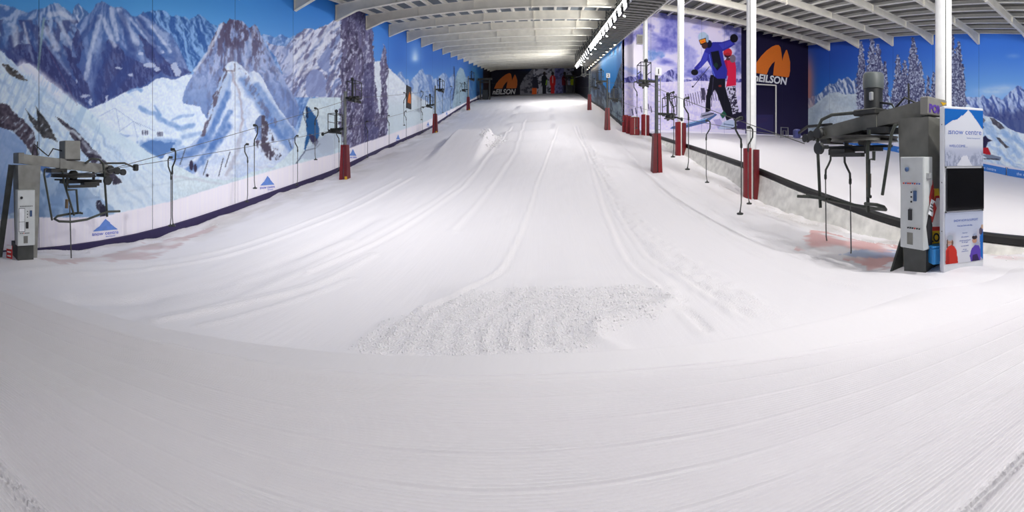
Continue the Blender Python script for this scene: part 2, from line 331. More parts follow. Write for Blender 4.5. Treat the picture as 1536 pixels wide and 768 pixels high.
    rr = p.poly([(356, 98), (372, 112), (392, 146), (420, 190), (412, 196), (384, 150), (362, 118)], 3, 8, 46)
    p.put(rr, (100, 96, 124), .6 * sstep(.52, .62, n))
    p.soft([(348, 106), (350, 122), (358, 134), (361, 150), (364, 180), (360, 196)], 2.4, (148, 134, 146), .6)
    p.soft([(362, 200), (356, 226), (346, 250), (340, 262)], 4.5, (150, 146, 160), .5)
    p.soft([(337, 105), (352, 106), (352, 96)], 1.4, (96, 84, 100), .7)
    rk = p.poly([(383, 184), (388, 172), (396, 172), (402, 182), (408, 200), (414, 218), (422, 232), (418, 238), (408, 242), (400, 236), (390, 228), (384, 212)], 3, 8, 47)
    p.put(rk, (66, 58, 74), .92 * sstep(.36, .5, fbm(x / 5, y / 10, 48, 4, .6))); p.put(rk & (x < 392) & (y < 210), (112, 140, 192), .75)
    for x0, y0, x1, y1 in ((278, 223, 270, 247), (312, 241, 305, 262), (335, 237, 328, 264), (345, 228, 338, 250), (433, 210, 437, 222)): p.put(p.line([(x0, y0), (x1, y1)], 1.3), (72, 76, 92))
    for cx, cy, rx, ry in ((287, 248, 3, 8), (293, 252, 2.5, 6), (311, 263, 2, 2.5)): p.put(p.ell(cx, cy, rx, ry), (58, 54, 78))
    # pale run-out at the foot
    R = [(236, 240), (256, 243), (276, 254), (300, 266), (340, 270), (362, 265), (380, 258), (410, 250), (428, 236), (440, 222), (450, 190), (456, 165), (464, 148), (480, 145), (512, 145), (590, 150), (591, 400)]
    m = p.below(R, 2, 8, 50); facets(p, m, (206, 221, 230), (192, 210, 224), 70, 14, 50, 51, .2, 2)
    p.soft([(236, 262), (270, 266), (300, 270), (330, 276)], 3, (176, 180, 196), .5); p.soft([(345, 244), (380, 250), (412, 252)], 2.5, (190, 196, 212), .5)
    # right cliffs
    D = [(428, 70), (436, 62), (440, 58), (446, 51), (453, 47), (458, 43), (466, 42), (472, 45), (480, 41), (488, 38), (494, 36), (500, 31), (506, 27), (514, 22), (530, 22), (531, 146), (425, 148), (424, 110), (414, 86), (404, 74), (398, 60), (405, 66), (416, 68)]
    m = p.poly(D, 1.5, 4, 55) & (y < 146) & ~p.poly(P1, 1.6, 6, 31); facets(p, m, (212, 216, 234), (122, 138, 186), -34, 9, 46, 56, .25, 6)
    speck(p, m, (92, 92, 132), 4.5, 13, .57, 57, .8, .05, -30)
    cl = p.poly([(460, 116), (470, 102), (484, 108), (489, 124), (488, 145), (462, 145), (457, 134)], 2, 7, 58); p.put(cl, (132, 146, 194), .85)
    p.put(p.poly([(476, 92), (494, 66), (496, 84), (492, 110), (480, 100)], 2, 7, 59), (124, 140, 190), .8)
    for qq, w in (([(512, 38), (492, 44), (474, 66), (466, 72)], 4), ([(486, 66), (470, 84), (452, 100), (446, 112)], 5), ([(456, 70), (440, 92), (430, 106)], 5), ([(452, 54), (444, 58)], 3), ([(476, 100), (462, 104), (455, 112)], 4)): p.soft(qq, w, (222, 226, 238), .8)
    p.put(m & (y > 60) & (x < 440), (140, 156, 200), .35)
    # pale hill behind the snow-laden trees
    H = [(545, 100), (560, 92), (570, 92), (577, 94), (583, 102), (592, 110), (600, 118), (612, 131), (622, 142), (640, 152), (660, 176), (760, 190)]
    rg = [(590, 126), (597, 110), (603, 106), (608, 118), (614, 122), (620, 116), (627, 108), (633, 100), (638, 112), (645, 110), (650, 118), (656, 116), (662, 112), (668, 108), (674, 116), (682, 112), (696, 116), (712, 112), (740, 116)]
    m = p.below(rg, 4, 4, 61); facets(p, m, (176, 194, 222), (98, 130, 190), 12, 7, 26, 62, 0, 6)
    m = m & (y > 128); p.put(m, (176, 198, 214), .45 * sstep(128, 160, y))
    m = p.below(H, 1, 8, 63); facets(p, m, (214, 222, 234), (204, 214, 230), 50, 20, 60, 64, .4, 2)
    p.put(m & (x > 582) & (y > 142), (196, 212, 222), .7 * sstep(140, 165, y))
    dome = p.poly([(676, 190), (679, 160), (682, 124), (686, 108), (690, 101), (695, 104), (699, 116), (703, 136), (707, 170)]); facets(p, dome, (168, 192, 204), (150, 176, 194), 10, 10, 30, 66, 0, 2)
    p.put(p.line([(681, 100), (682, 130), (679, 150)], 1.6), (54, 62, 96))
    p.put(al, (32, 112, 190), .75 * (y < 150) * sstep(696, 716, x)); p.put((x > 714) & (y > 118), (44, 84, 130), .7 * sstep(118, 132, y + 8 * fbm(x / 3, y / 9, 3)))
    p.soft([(711, 104), (716, 118), (722, 132)], 5, (104, 170, 196), .5)
    p.put(al, (30, 52, 92), .2 * sstep(620, 700, x))
    p.put(x > 724.5, (26, 28, 40)); p.put((x > 726) & (fbm(x / 1.2, y / 30, 4, 2) > .56), (54, 64, 80), .8)
    # sun flare in the print's sky
    d = np.hypot((x - 622.5) * 1.15, (y - 88) * (0.55 if False else 1) * np.where(y < 88, .45, 1.3)); p.put(d < 16, (236, 242, 250), .95 * np.exp(-(d / 4.5) ** 2)); p.put(d < 30, (150, 190, 236), .5 * np.exp(-(d / 11) ** 2))
    # snow-laden trees
    def tree(pts, seed, j=3):
        m = p.poly(pts, j, 5, seed)
        n = fbm(x / 3.4, y / 9.5, seed + 1, 4, .62); n2 = fbm((x + y * .25) / 1.7, y / 4.6, seed + 2, 3, .62)
        p.put(m, (92, 86, 118)); p.put(m, (52, 48, 78), .85 * sstep(.5, .64, n)); p.put(m, (122, 122, 162), .6 * sstep(.48, .62, fbm(x / 5, y / 20, seed + 5, 3))); p.put(m, (186, 190, 214), .85 * sstep(.57, .68, n2))
        return m
    m = tree([(512, 30), (520, 14), (530, 8), (548, 10), (550, 40), (558, 46), (560, 70), (561, 100), (565, 140), (569, 170), (574, 212), (566, 230), (520, 232), (508, 190), (512, 140), (509, 100), (514, 70), (511, 50)], 71, 4)
    p.put(m & (y < 60), (56, 54, 92), .5 * sstep(62, 20, y)); p.put(m & (x > 546) & (y > 95), (58, 58, 104), .45)
    tree([(571, 90), (574, 74), (576, 64), (578, 72), (580, 90), (583, 110), (579, 120), (582, 150), (581, 210), (567, 212), (570, 170), (573, 130), (570, 112)], 75, 2)
    tree([(560, 130), (562, 122), (566, 150), (570, 190), (562, 190)], 78, 1.5)
    p.put(p.line([(557, 42), (559, 60)], 3), (96, 96, 140), .8)
    # near snow face on the left with dark rock bands
    N = [(-300, -60), (0, 76), (6, 80), (12, 88), (19, 92), (26, 100), (30, 97), (38, 95), (46, 96), (54, 103), (60, 110), (68, 118), (78, 125), (90, 134), (100, 144), (112, 153), (126, 160), (138, 170), (152, 184), (166, 195), (184, 204), (204, 216), (222, 228), (244, 240), (260, 246), (262, 400)]
    m = p.below(N, 1.6, 5, 81); facets(p, m, (206, 222, 238), (164, 190, 220), 42, 16, 100, 82, .3, 4)
    p.soft([(34, 100), (52, 108), (82, 134), (108, 160)], 13, (228, 228, 242), .8); p.soft([(100, 150), (140, 184), (186, 214), (226, 240)], 14, (196, 218, 232), .7)
    p.put(m & (y > 240), (206, 220, 232), .5 * sstep(240, 290, y) * sstep(120, 170, x))
    st = fbm((x * .75 + y * .3) / 2.6, (x * .5 - y * .75) / 26, 83, 3)
    p.put(m & (x < 150) & (y > 110), (150, 182, 216), .55 * sstep(.5, .65, st))
    p.put(p.poly([(0, 178), (20, 196), (40, 218), (46, 250), (20, 320), (-40, 330), (-40, 180)], 5, 14, 84), (112, 142, 196), .6)
    p.put(p.poly([(60, 262), (86, 250), (130, 280), (172, 318), (170, 330), (50, 330), (52, 290)], 5, 14, 85), (128, 158, 196), .6)
    p.put(p.poly([(60, 286), (92, 270), (124, 300), (150, 330), (54, 332)], 6, 12, 86), (106, 138, 184), .5 * sstep(.4, .6, fbm(x / 9, y / 20, 87)))
    for pts, c, sd in (([(3, 95), (12, 97), (24, 105), (33, 112), (41, 121), (28, 120), (14, 112)], (70, 66, 66), 91),
                       ([(-60, 140), (0, 154), (10, 156), (20, 168), (34, 178), (46, 190), (54, 206), (58, 232), (52, 240), (44, 226), (34, 212), (22, 200), (10, 192), (-60, 176)], (72, 64, 78), 92),
                       ([(36, 162), (44, 170), (54, 180), (56, 172), (52, 156), (60, 168), (70, 182), (80, 198), (86, 213), (74, 208), (62, 206), (50, 188)], (62, 62, 66), 93),
                       ([(83, 176), (96, 180), (106, 190), (118, 198), (128, 210), (146, 230), (160, 244), (176, 264), (183, 274), (172, 277), (156, 264), (138, 244), (122, 226), (110, 210), (98, 192)], (60, 56, 72), 94),
                       ([(144, 302), (150, 298), (158, 308), (161, 324), (152, 325), (146, 314)], (44, 42, 60), 95), ([(58, 238), (72, 244), (80, 262), (70, 268), (60, 256)], (86, 120, 178), 96)):
        m = p.poly(pts, 3.2, 9, sd); p.put(m, np.asarray(c, float)[None] + ((fbm(x / 4, y / 4, sd + 1, 3) - .5) * 70)[:, None], .95)
        p.put(m, (182, 196, 216), .8 * sstep(.62, .7, fbm((x + y) / 6, (x - y) / 16, sd + 3, 4, .6)))
    p.soft([(90, 192), (108, 196), (120, 206)], 3.5, (206, 218, 232), .8); p.soft([(124, 212), (136, 226), (150, 232)], 4, (200, 212, 230), .6)
    # cable and posts of the printed chairlift
    p.put(p.line([(66, 28), (62, 60), (57, 104)], 3.2), (132, 162, 170), .75); p.put(p.line([(66, 62), (116, 158)], .9), (96, 72, 110), .6)
    for q in ([(150, 174), (172, 162), (212, 190)], [(174, 163), (180, 196)], [(178, 198), (200, 182), (232, 196)], [(200, 182), (206, 206)]): p.put(p.line(q, .8), (124, 150, 186), .6)
    # printed skier in blue
    p.put(p.poly([(444, 238), (460, 224), (478, 210), (486, 200), (500, 205), (500, 232), (470, 240)], 3, 6, 101), (170, 184, 206), .65)
    p.put(p.poly([(458, 164), (463, 160), (468, 166), (474, 176), (479, 192), (479, 204), (474, 214), (468, 202), (464, 210), (458, 226), (456, 224), (460, 200), (459, 180)], 1, 5, 102), (38, 92, 150)); p.put(p.line([(460, 161), (461, 176)], 3), (28, 46, 78))
    p.put(p.poly([(463, 200), (472, 204), (478, 212), (474, 220), (466, 212)]), (60, 58, 92)); p.put(p.line([(454, 168), (461, 190)], 1.2), (30, 36, 60)); p.put(p.line([(444, 246), (458, 226), (474, 222), (480, 216)], 1.6), (90, 100, 124))
    p.put(p.poly([(470, 216), (480, 206), (494, 194), (510, 200), (506, 222), (484, 232)], 4, 6, 103), (176, 188, 206), .6)
    # white skirt of the wall
    p.put(x > 724.5, (26, 28, 40)); W = [(-300, 335), (0, 329), (60, 326), (148, 326), (180, 319), (256, 302), (350, 273), (418, 253), (511, 228), (541, 216), (582, 202), (632, 185), (700, 153), (718, 143), (724.5, 141), (724.6, 400)]
    m = p.below(W); p.put(m, np.array((232, 228, 238), float)[None] + ((fbm(x / 1.6, y * 0, 110, 2) - .5) * 10)[:, None])
    return p.c

def print_banner(x, y):
    p = Print(x, y); al = np.ones(x.shape, bool)
    n = fbm(x / 34, y / 22, 5, 5); n2 = fbm((x + 2 * y) / 40, (y - .4 * x) / 14, 6, 4)
    p.put(al, mixc((92, 96, 186), (214, 208, 238), sstep(.30, .58, n * .6 + n2 * .4 + .1 * sstep(100, 30, np.abs(y - 70) + (x > 985) * 26))))
    d = np.hypot((x - 948) / 30, (y - 82) / 30); p.put(al, (252, 246, 255), np.exp(-d ** 2) * 1.0)
    d = np.hypot((x - 1078) / 26, (y - 44) / 22); p.put(al, (226, 214, 238), np.exp(-d ** 2) * .8)
    p.soft([(1000, 14), (1006, 40), (1006, 66)], 20, (84, 88, 180), .85, 5)
    p.soft([(976, 84), (990, 80)], 9, (88, 128, 200), .8, 4); p.soft([(932, 64), (956, 52), (972, 42)], 9, (96, 96, 178), .8, 4); p.soft([(936, 102), (956, 108)], 8, (130, 150, 214), .6, 4)
    p.soft([(1096, 44), (1112, 66), (1108, 100)], 16, (70, 76, 150), .85, 5)
    p.soft([(1024, 66), (1036, 80), (1032, 98)], 12, (118, 122, 200), .7, 5)
    mt = [(930, 118), (940, 116), (952, 114), (962, 111), (968, 116), (986, 120), (993, 112), (1002, 106), (1008, 104), (1014, 110), (1022, 118), (1036, 120), (1046, 114), (1054, 108), (1062, 116), (1080, 120), (1118, 118)]
    m = p.below(mt, 2, 5, 12); facets(p, m, (150, 150, 208), (62, 62, 134), 15, 6, 18, 13, -.1)
    p.soft([(998, 112), (1006, 118), (1014, 124)], 4, (208, 208, 236), .8)
    sn = [(930, 124), (1000, 123), (1030, 122), (1060, 121), (1118, 124)]
    m = p.below(sn, 1.5, 10, 14); facets(p, m, (216, 208, 238), (190, 182, 222), 70, 16, 50, 15, .3, 3)
    p.put(m & (y > 150) & (x < 960), (176, 168, 210), .4 * sstep(.5, .6, fbm(x / 3, y / 3, 16)))
    for i in range(24):
        fx = 996 + i * 3.6; top = 141 + (fx - 996) * .02 - 9 * (fx > 1030) * sstep(1025, 1070, np.array(fx)); p.put(p.line([(fx, top), (fx + 3, top + 17)], 1.1), (86, 78, 108), .9)
    for fx, fy in ((948, 172), (953, 170), (961, 168), (966, 166), (972, 164), (976, 168)): p.put(p.line([(fx, fy - 8), (fx + 1.5, fy)], 1.6), (60, 54, 86), .85)
    p.put(p.poly([(1051, 132), (1057, 132), (1058, 150), (1053, 150)]), (66, 60, 86))
    # navy half
    m = (x > 1116) | ((x > 1111) & (y > 40)); p.put(x > 1112, (28, 24, 52)); p.put((x > 1112) & (y > 130), (40, 34, 66), .6 * sstep(130, 200, y)); p.put((x > 1112) & (x < 1200) & (y > 150), (84, 76, 120), .45 * sstep(150, 205, y) * sstep(1200, 1120, x))
    p.put((x > 1118) & (x < 1160) & (y > 172), (52, 48, 96), .6)
    # skis
    p.put(p.poly([(1005, 193), (1008, 190), (1050, 180), (1072, 170), (1076, 172), (1060, 184), (1020, 194)]), (70, 96, 150)); p.put(p.line([(1024, 188), (1060, 178)], 1.2), (150, 190, 220))
    p.put(p.poly([(1078, 196), (1100, 184), (1120, 178), (1152, 176), (1150, 182), (1118, 192), (1090, 198)]), (52, 44, 84)); p.put(p.poly([(1070, 180), (1080, 178), (1090, 196), (1080, 198)]), (150, 142, 196), .7)
    # child
    p.put(p.poly([(1089, 130), (1103, 129), (1106, 155), (1109, 171), (1100, 173), (1096, 158), (1092, 142)]), (196, 192, 214)); p.put(p.poly([(1089, 130), (1103, 129), (1106, 155), (1109, 171), (1100, 173), (1096, 158), (1092, 142)]), (44, 38, 62), sstep(.48, .54, fbm(x / 1.9, y / 1.9, 20, 2)))
    p.put(p.poly([(1086, 91), (1093, 87), (1101, 86), (1104, 100), (1104, 128), (1089, 130), (1092, 114), (1084, 112), (1075, 107), (1075, 99), (1088, 100)]), (206, 34, 72)); p.put(p.poly([(1086, 92), (1090, 88), (1092, 112), (1084, 110)]), (150, 24, 58), .6)
    p.put(p.ell(1099, 88, 4.5, 6), (112, 100, 118)); p.put(p.ell(1091.5, 79, 6.6, 7), (196, 44, 56)); p.put(p.ell(1091, 83, 4.6, 3.6), (56, 20, 34)); p.put(p.ell(1091.5, 81.5, 4.4, 2.0), (160, 40, 50)); p.put(p.ell(1092, 88.5, 3, 2.2), (78, 52, 60))
    # man
    p.put(p.poly([(1066, 112), (1088, 115), (1088, 130), (1091, 142), (1096, 156), (1100, 176), (1090, 181), (1083, 162), (1076, 142), (1072, 134), (1066, 146), (1066, 166), (1058, 170), (1059, 146), (1063, 128)]), (24, 22, 34))
    p.put(p.poly([(1061, 66), (1070, 63), (1083, 63), (1096, 59), (1103, 66), (1096, 71), (1084, 77), (1086, 90), (1091, 106), (1090, 118), (1076, 118), (1069, 112), (1067, 102), (1061, 91), (1052, 101), (1044, 107), (1041, 102), (1051, 91), (1056, 78)]), (48, 48, 150))
    p.put(p.poly([(1056, 78), (1062, 80), (1060, 92), (1052, 101), (1047, 101), (1053, 90)]), (70, 74, 190), .7); p.put(p.poly([(1078, 66), (1096, 61), (1100, 66), (1084, 74)]), (66, 70, 184), .7)
    p.put(p.poly([(1066, 78), (1078, 76), (1083, 98), (1076, 106), (1070, 98)]), (20, 20, 36)); p.put(p.line([(1064, 82), (1068, 104), (1072, 114)], 1.2), (90, 110, 214))
    p.put(p.ell(1101, 57.5, 6, 6.4), (22, 20, 28)); p.put(p.ell(1042, 108.5, 5.4, 4.4), (22, 20, 28)); p.put(p.ell(1074, 98, 3, 4), (30, 50, 44))
    p.put(p.ell(1063, 66, 5, 6), (20, 22, 50)); p.put(p.ell(1057, 68, 4.6, 5.4), (70, 46, 44)); p.put(p.ell(1054.5, 55.5, 7.4, 7.4), (172, 192, 216)); p.put(p.poly([(1048, 60), (1058.5, 56.5), (1060, 64), (1051, 68)]), (40, 26, 30)); p.put(p.poly([(1049, 60.5), (1057.8, 58), (1058.8, 63), (1051.5, 66)]), (236, 140, 34)); p.put(p.line([(1053, 63), (1056, 62)], 1.6), (230, 70, 30)); p.put(p.ell(1061, 58, 2.2, 6), (150, 172, 200))
    p.put(p.line([(1064, 100), (1039, 131)], .9), (40, 36, 52)); p.put(p.ell(1039, 130, 1.4, 1.4), (40, 36, 52)); p.put(p.line([(1070, 116), (1067, 160)], .9), (60, 58, 84)); p.put(p.ell(1080, 129, 2.4, 1.6), (120, 40, 36))
    p.put(p.poly([(1050, 176), (1052, 170), (1060, 168), (1067, 168), (1072, 172), (1060, 178)]), (150, 150, 176)); p.put(p.line([(1054, 174), (1070, 170)], 2), (60, 60, 80))
    p.put(p.poly([(1077, 194), (1084, 184), (1091, 180), (1101, 180), (1106, 188), (1096, 193)]), (176, 188, 216)); p.put(p.line([(1086, 186), (1100, 188)], 1.6), (96, 112, 150)); p.put(p.poly([(1080, 172), (1086, 166), (1090, 172), (1084, 178)]), (40, 90, 72)); p.put(p.poly([(1096, 172), (1112, 168), (1118, 180), (1102, 182)]), (32, 28, 48))
    # pale strip at the foot
    p.put((y > 194) & (x < 1118), (214, 208, 232)); p.put((y > 198 + (x - 1060) * .04), (226, 222, 238))
    return p.c

def print_right(x, y):
    p = Print(x, y); al = np.ones(x.shape, bool)
    t = sstep(1215, 1500, x)
    p.put(al, mixc((38, 72, 164), (64, 122, 220), t)); p.put(al, mixc((44, 110, 190), (140, 190, 236), t), sstep(60, 165, y) * .85)
    p.put(al, (214, 130, 104), .8 * np.exp(-((x - 1212) / 9) ** 2) * sstep(60, 120, y))
    for cx, cy, rx, ry, a in ((1490, 138, 26, 7, .5), (1510, 132, 20, 5, .4), (1520, 84, 8, 3, .25)):
        d = np.hypot((x - cx) / rx, (y - cy) / ry); p.put(d < 2, (206, 222, 240), a * np.exp(-d ** 2) * (.5 + fbm(x / 6, y / 3, 3)))
    mt = [(1205, 150), (1216, 146), (1224, 142), (1230, 140), (1238, 130), (1246, 124), (1252, 127), (1258, 118), (1263, 122), (1268, 116), (1272, 115), (1278, 121), (1284, 118), (1290, 115), (1330, 150)]
    m = p.below(mt, 3, 4, 3); facets(p, m, (196, 208, 224), (74, 100, 156), 18, 7, 22, 4, .0, 7); p.put(m & (x < 1222), (190, 150, 150), .5)
    sl = [(1205, 168), (1218, 160), (1228, 152), (1236, 146), (1244, 140), (1256, 138), (1268, 142), (1290, 140), (1340, 150), (1440, 150), (1441, 260)]
    m = p.below(sl, 1, 8, 5); facets(p, m, (192, 206, 216), (164, 182, 200), 60, 16, 50, 6, .2, 2)
    p.soft([(1238, 150), (1222, 172), (1220, 190)], 8, (140, 158, 182), .5)
    m2 = [(1437, 152), (1444, 148), (1450, 146), (1460, 145), (1468, 146), (1474, 143), (1482, 150), (1489, 142), (1496, 146), (1502, 150), (1510, 142), (1518, 135), (1526, 129), (1532, 130), (1540, 138), (1800, 140)]
    m = p.below(m2, 2, 5, 8); facets(p, m, (182, 200, 234), (76, 98, 170), 20, 9, 26, 9, .1, 6); p.put(m, (56, 66, 122), .8 * sstep(152, 178, y + (fbm(x / 8, y / 12, 12) - .5) * 30)); p.put(m & (y > 180), (84, 104, 156), .4)
    s2 = [(1400, 160), (1440, 148), (1450, 155), (1462, 164), (1470, 168), (1478, 174), (1490, 176), (1502, 184), (1512, 192), (1524, 197), (1540, 202), (1800, 260)]
    m = p.below(s2, 1.5, 8, 15); facets(p, m, (214, 226, 240), (150, 182, 224), 48, 14, 60, 16, .2, 4)
    for q, w in (([(1478, 186), (1492, 204), (1498, 216)], 5), ([(1500, 190), (1514, 210), (1530, 236)], 6), ([(1470, 176), (1482, 200)], 4), ([(1520, 206), (1540, 226)], 5)): p.soft(q, w, (128, 166, 216), .6)
    for pts, sd in (([(1484, 176), (1492, 178), (1502, 186), (1508, 193), (1500, 194), (1490, 186)], 21), ([(1494, 206), (1500, 207), (1508, 216), (1514, 221), (1508, 222), (1500, 214)], 22), ([(1470, 172), (1478, 180), (1476, 184), (1468, 178)], 23), ([(1468, 184), (1476, 190), (1474, 194), (1466, 190)], 24)):
        m = p.poly(pts, 1.5, 5, sd); p.put(m, (76, 76, 90)); p.put(m, (124, 126, 140), .7 * sstep(.5, .6, fbm(x / 3, y / 3, sd)))
    def tree(cx, top, w, bot, sd):
        hw = w * (.18 + .82 * np.clip((y - top) / 60, 0, 1) ** .7) * (1 + .35 * (fbm(x * 0 + cx, y / 2.6, sd, 2) - .5) * 2)
        m = (np.abs(x - cx - (fbm(y / 3, y * 0, sd + 9, 2) - .5) * 3) < hw) & (y > top) & (y < bot)
        n = fbm(x / 1.3, y / 2.6, sd + 1, 3, .62)
        bt = bot - 14 * fbm(x / 2.5, y * 0, sd, 2); m = m & (y < bt); p.put(m, (92, 96, 132)); p.put(m, (48, 50, 88), .85 * sstep(.48, .6, n)); p.put(m, (188, 198, 220), .92 * sstep(.52, .62, fbm((x + .3 * y) / 1.1, y / 1.9, sd + 2, 3)))
    for i, (cx, top, w, bot) in enumerate(((1292, 62, 7, 176), (1308, 56, 9, 178), (1317, 66, 9, 178), (1327, 92, 7, 178), (1340, 130, 6, 165), (1347, 82, 8, 165), (1357, 90, 8, 165), (1370, 56, 9, 165), (1380, 92, 8, 165), (1385, 118, 5, 165), (1392, 113, 5, 165), (1400, 108, 6, 160), (1426, 44, 9, 168), (1438, 62, 8, 168), (1433, 92, 9, 168), (1444, 96, 6, 166))): tree(cx, top, w, bot, 40 + i * 5)
    # printed skier
    p.put(p.poly([(1474, 206), (1478, 203), (1482, 208), (1489, 211), (1482, 213), (1479, 222), (1474, 226), (1472, 216)]), (40, 36, 72)); p.put(p.poly([(1474, 222), (1482, 221), (1486, 230), (1487, 234), (1480, 232), (1474, 230)]), (176, 30, 44)); p.put(p.poly([(1472, 232), (1488, 232), (1502, 236), (1500, 241), (1484, 239)]), (120, 132, 156)); p.put(p.line([(1476, 238), (1498, 239)], 1.4), (44, 44, 60))
    p.put(p.below([(1180, 198), (1213, 203), (1330, 212), (1400, 222), (1474, 242), (1536, 254), (1800, 330)]), (226, 224, 240))
    return p.c

def print_end(x, y):
    p = Print(x, y); al = np.ones(x.shape, bool)
    p.put(al, (24, 24, 36)); p.put(al, (36, 66, 128), sstep(770, 800, x) * sstep(112, 98, y) * .9)
    m = p.below([(780, 130), (786, 116), (796, 106), (806, 98), (814, 92), (826, 92), (840, 90), (858, 94), (890, 96)], 3, 6, 2)
    p.put(m, (168, 168, 178)); n = fbm(x / 3.2, y / 3.0, 3, 4, .6); p.put(m, (52, 52, 66), .9 * sstep(.5, .6, n)); p.put(m & (y > 100) & (x > 832) & (x < 846), (92, 92, 160), .6); p.put(m & (x < 800), (60, 60, 70), .5)
    p.put((x > 856) & (x < 870) & (y < 104), (120, 120, 126), .6)
    p.put(p.poly([(798, 122), (800, 116), (804, 114), (807, 121), (808, 132), (799, 134)]), (40, 40, 56)); p.put(p.poly([(798, 132), (805, 132), (805, 150), (798, 150)]), (206, 92, 40))
    for cx, c, leg in ((816.5, (28, 32, 38), (30, 30, 40)), (829, (196, 36, 40), (190, 34, 42)), (847, (124, 34, 48), (66, 62, 84)), (860, (196, 212, 40), (62, 54, 66))):
        p.put(p.poly([(cx - 3, 126), (cx + 3, 126), (cx + 2.6, 150), (cx - 2.6, 150)]), leg); p.put(p.poly([(cx - 4.4, 117), (cx - 2, 113), (cx + 2, 113), (cx + 4.4, 117), (cx + 4, 128), (cx - 4, 128)]), c); p.put(p.ell(cx, 110.5, 2.1, 3), (50, 42, 46))
    p.put(p.line([(829, 115), (829, 124)], 2), (230, 220, 224), .6); p.put(p.line([(846, 118), (851, 122)], 1.6), (200, 170, 190), .7); p.put(p.line([(820, 120), (819, 127)], 1.2), (150, 190, 60))
    p.put(x > 864.5, (30, 30, 40), .85)
    return p.c

def print_middle(x, y):
    p = Print(x, y); al = np.ones(x.shape, bool)
    p.put(al, mixc((30, 44, 70), (38, 132, 206), sstep(895, 905, x))); p.put(al, (44, 84, 150), .5 * sstep(922, 930, x))
    m = p.below([(860, 100), (880, 112), (893, 108), (900, 122), (908, 132), (915, 140), (920, 130), (925, 116), (929, 104), (934, 92), (942, 84)], 3, 4, 3); facets(p, m, (92, 112, 134), (44, 60, 86), 10, 5, 20, 4, -.1, 6)
    p.put(m, (150, 166, 168), .75 * sstep(130, 176, y + (fbm(x / 4, y / 8, 5) - .5) * 40)); speck(p, m, (40, 50, 66), 3, 8, .56, 6, .8, .05, 10)
    p.put(x < 898, (34, 40, 52), .6 * sstep(.4, .6, fbm(x / 1.6, y / 9, 7, 3))); p.put(x < 884, (26, 28, 38), .85)
    return p.c
def srgb2lin(c):
    c = np.clip(c / 255.0, 0, 1); return np.where(c <= .04045, c / 12.92, ((c + .055) / 1.055) ** 2.4)
# ------------------------------------------------------------------ plan of the hall (metres; the eye is at 0,0,EZ)
WL, WM, WR = -13.0, 7.67, 30.0         # left wall, wall between the slopes, right wall
YB, YE, Y0 = 38.5, 99.4, -9.0          # print wall above the lesson slope, far end, wall behind the camera
BAY = 4.615
def smooth_profile(pts, sig):
    ys = np.arange(-15, 112, .1); P = np.array(pts); z = np.interp(ys, P[:, 0], P[:, 1]); k = np.exp(-.5 * (np.arange(-60, 61) * .1 / sig) ** 2); k /= k.sum()
    zz = np.convolve(np.pad(z, 60, mode='edge'), k, 'valid'); return ys, zz + EZ
PL = smooth_profile([(-15, -3.25), (4, -3.28), (6.5, -3.22), (9.65, -2.92), (14.2, -2.18), (22.5, -.9), (28.7, .42), (44.7, 3.6), (67, 9.5), (86, 13.6), (97, 15.6), (112, 16.0)], 1.2)
PR = smooth_profile([(-15, -1.85), (2, -1.85), (4.3, -1.97), (8, -1.98), (12, -1.78), (15.3, -1.5), (20.3, -.5), (24.5, .3), (33.6, 2.15), (36.6, 2.95), (51, 6.6), (67, 10.1), (86, 14.3), (97, 16.4), (112, 16.8)], 1.2)
QL = smooth_profile([(-15, -2.1), (3.6, -2.08), (7.3, -1.98), (9.56, -1.6), (12.3, -1.15), (15.9, -.45), (23.4, .7), (38.5, 2.85), (50, 4.4)], .8)
QR = smooth_profile([(-15, -2.1), (6, -2.0), (11.6, -1.5), (25.9, 1.0), (38.5, 2.77), (50, 4.2)], .8)
def gcurve(X): return .07 * X - 1.25 * np.log(np.cosh(.4 * X))
def zlesson(X, Y):
    t = np.clip((X - 9.2) / (WR - 9.2), 0, 1); return np.interp(Y, *QL) * (1 - t) + np.interp(Y, *QR) * t
def zbase(X, Y):
    X = np.asarray(X, float); Y = np.asarray(Y, float)
    t = np.clip((X - WL) / (8.8 - WL), 0, 1); z = np.interp(Y, *PL) * (1 - t) + np.interp(Y, *PR) * t
    z = z + .34 * np.exp(-((X + 11.2) ** 2 + (Y - 3.2) ** 2) / 5.0)
    z = z - .36 * sstep(6.6, 9.0, X) * sstep(19, 12, Y)
    z = z + .21 * np.exp(-(((X - 5.8) / 1.1) ** 2 + ((Y - 4.3) / .9) ** 2)) + .26 * np.exp(-(((X - 5.75) / .9) ** 2 + ((Y - 3.15) / .75) ** 2))
    # kicker on the left half of the piste: long face towards us, steep back
    m = sstep(-8.1, -7.2, X) * sstep(-4.0, -4.55, X)
    z = z + m * .95 * sstep(21, 33.2, Y) ** 1.6 * sstep(35.6, 33.6, Y)
    z = z + .25 * np.exp(-((X + 9.0) / 1.6) ** 2) * sstep(30, 34, Y) * sstep(38, 35, Y)
    # rollers on the upper piste
    m = sstep(-4.2, -3.2, X) * sstep(1.4, .4, X)
    for y0, h, w in ((31, .10, 1.2), (37, .16, 1.4), (43, .2, 1.7), (50, .24, 2.0), (58, .28, 2.4)): z = z + m * h * np.exp(-((Y - y0) / w) ** 2) - m * h * .6 * np.exp(-((Y - y0 + 2.4 * w) / w) ** 2)
    m2 = sstep(.6, 1.4, X) * sstep(5.2, 4.2, X)
    for y0, h, w in ((40, .12, 1.6), (47, .16, 2.0), (56, .2, 2.4), (27, .06, 1.3)): z = z + m2 * h * np.exp(-((Y - y0) / w) ** 2)
    return z
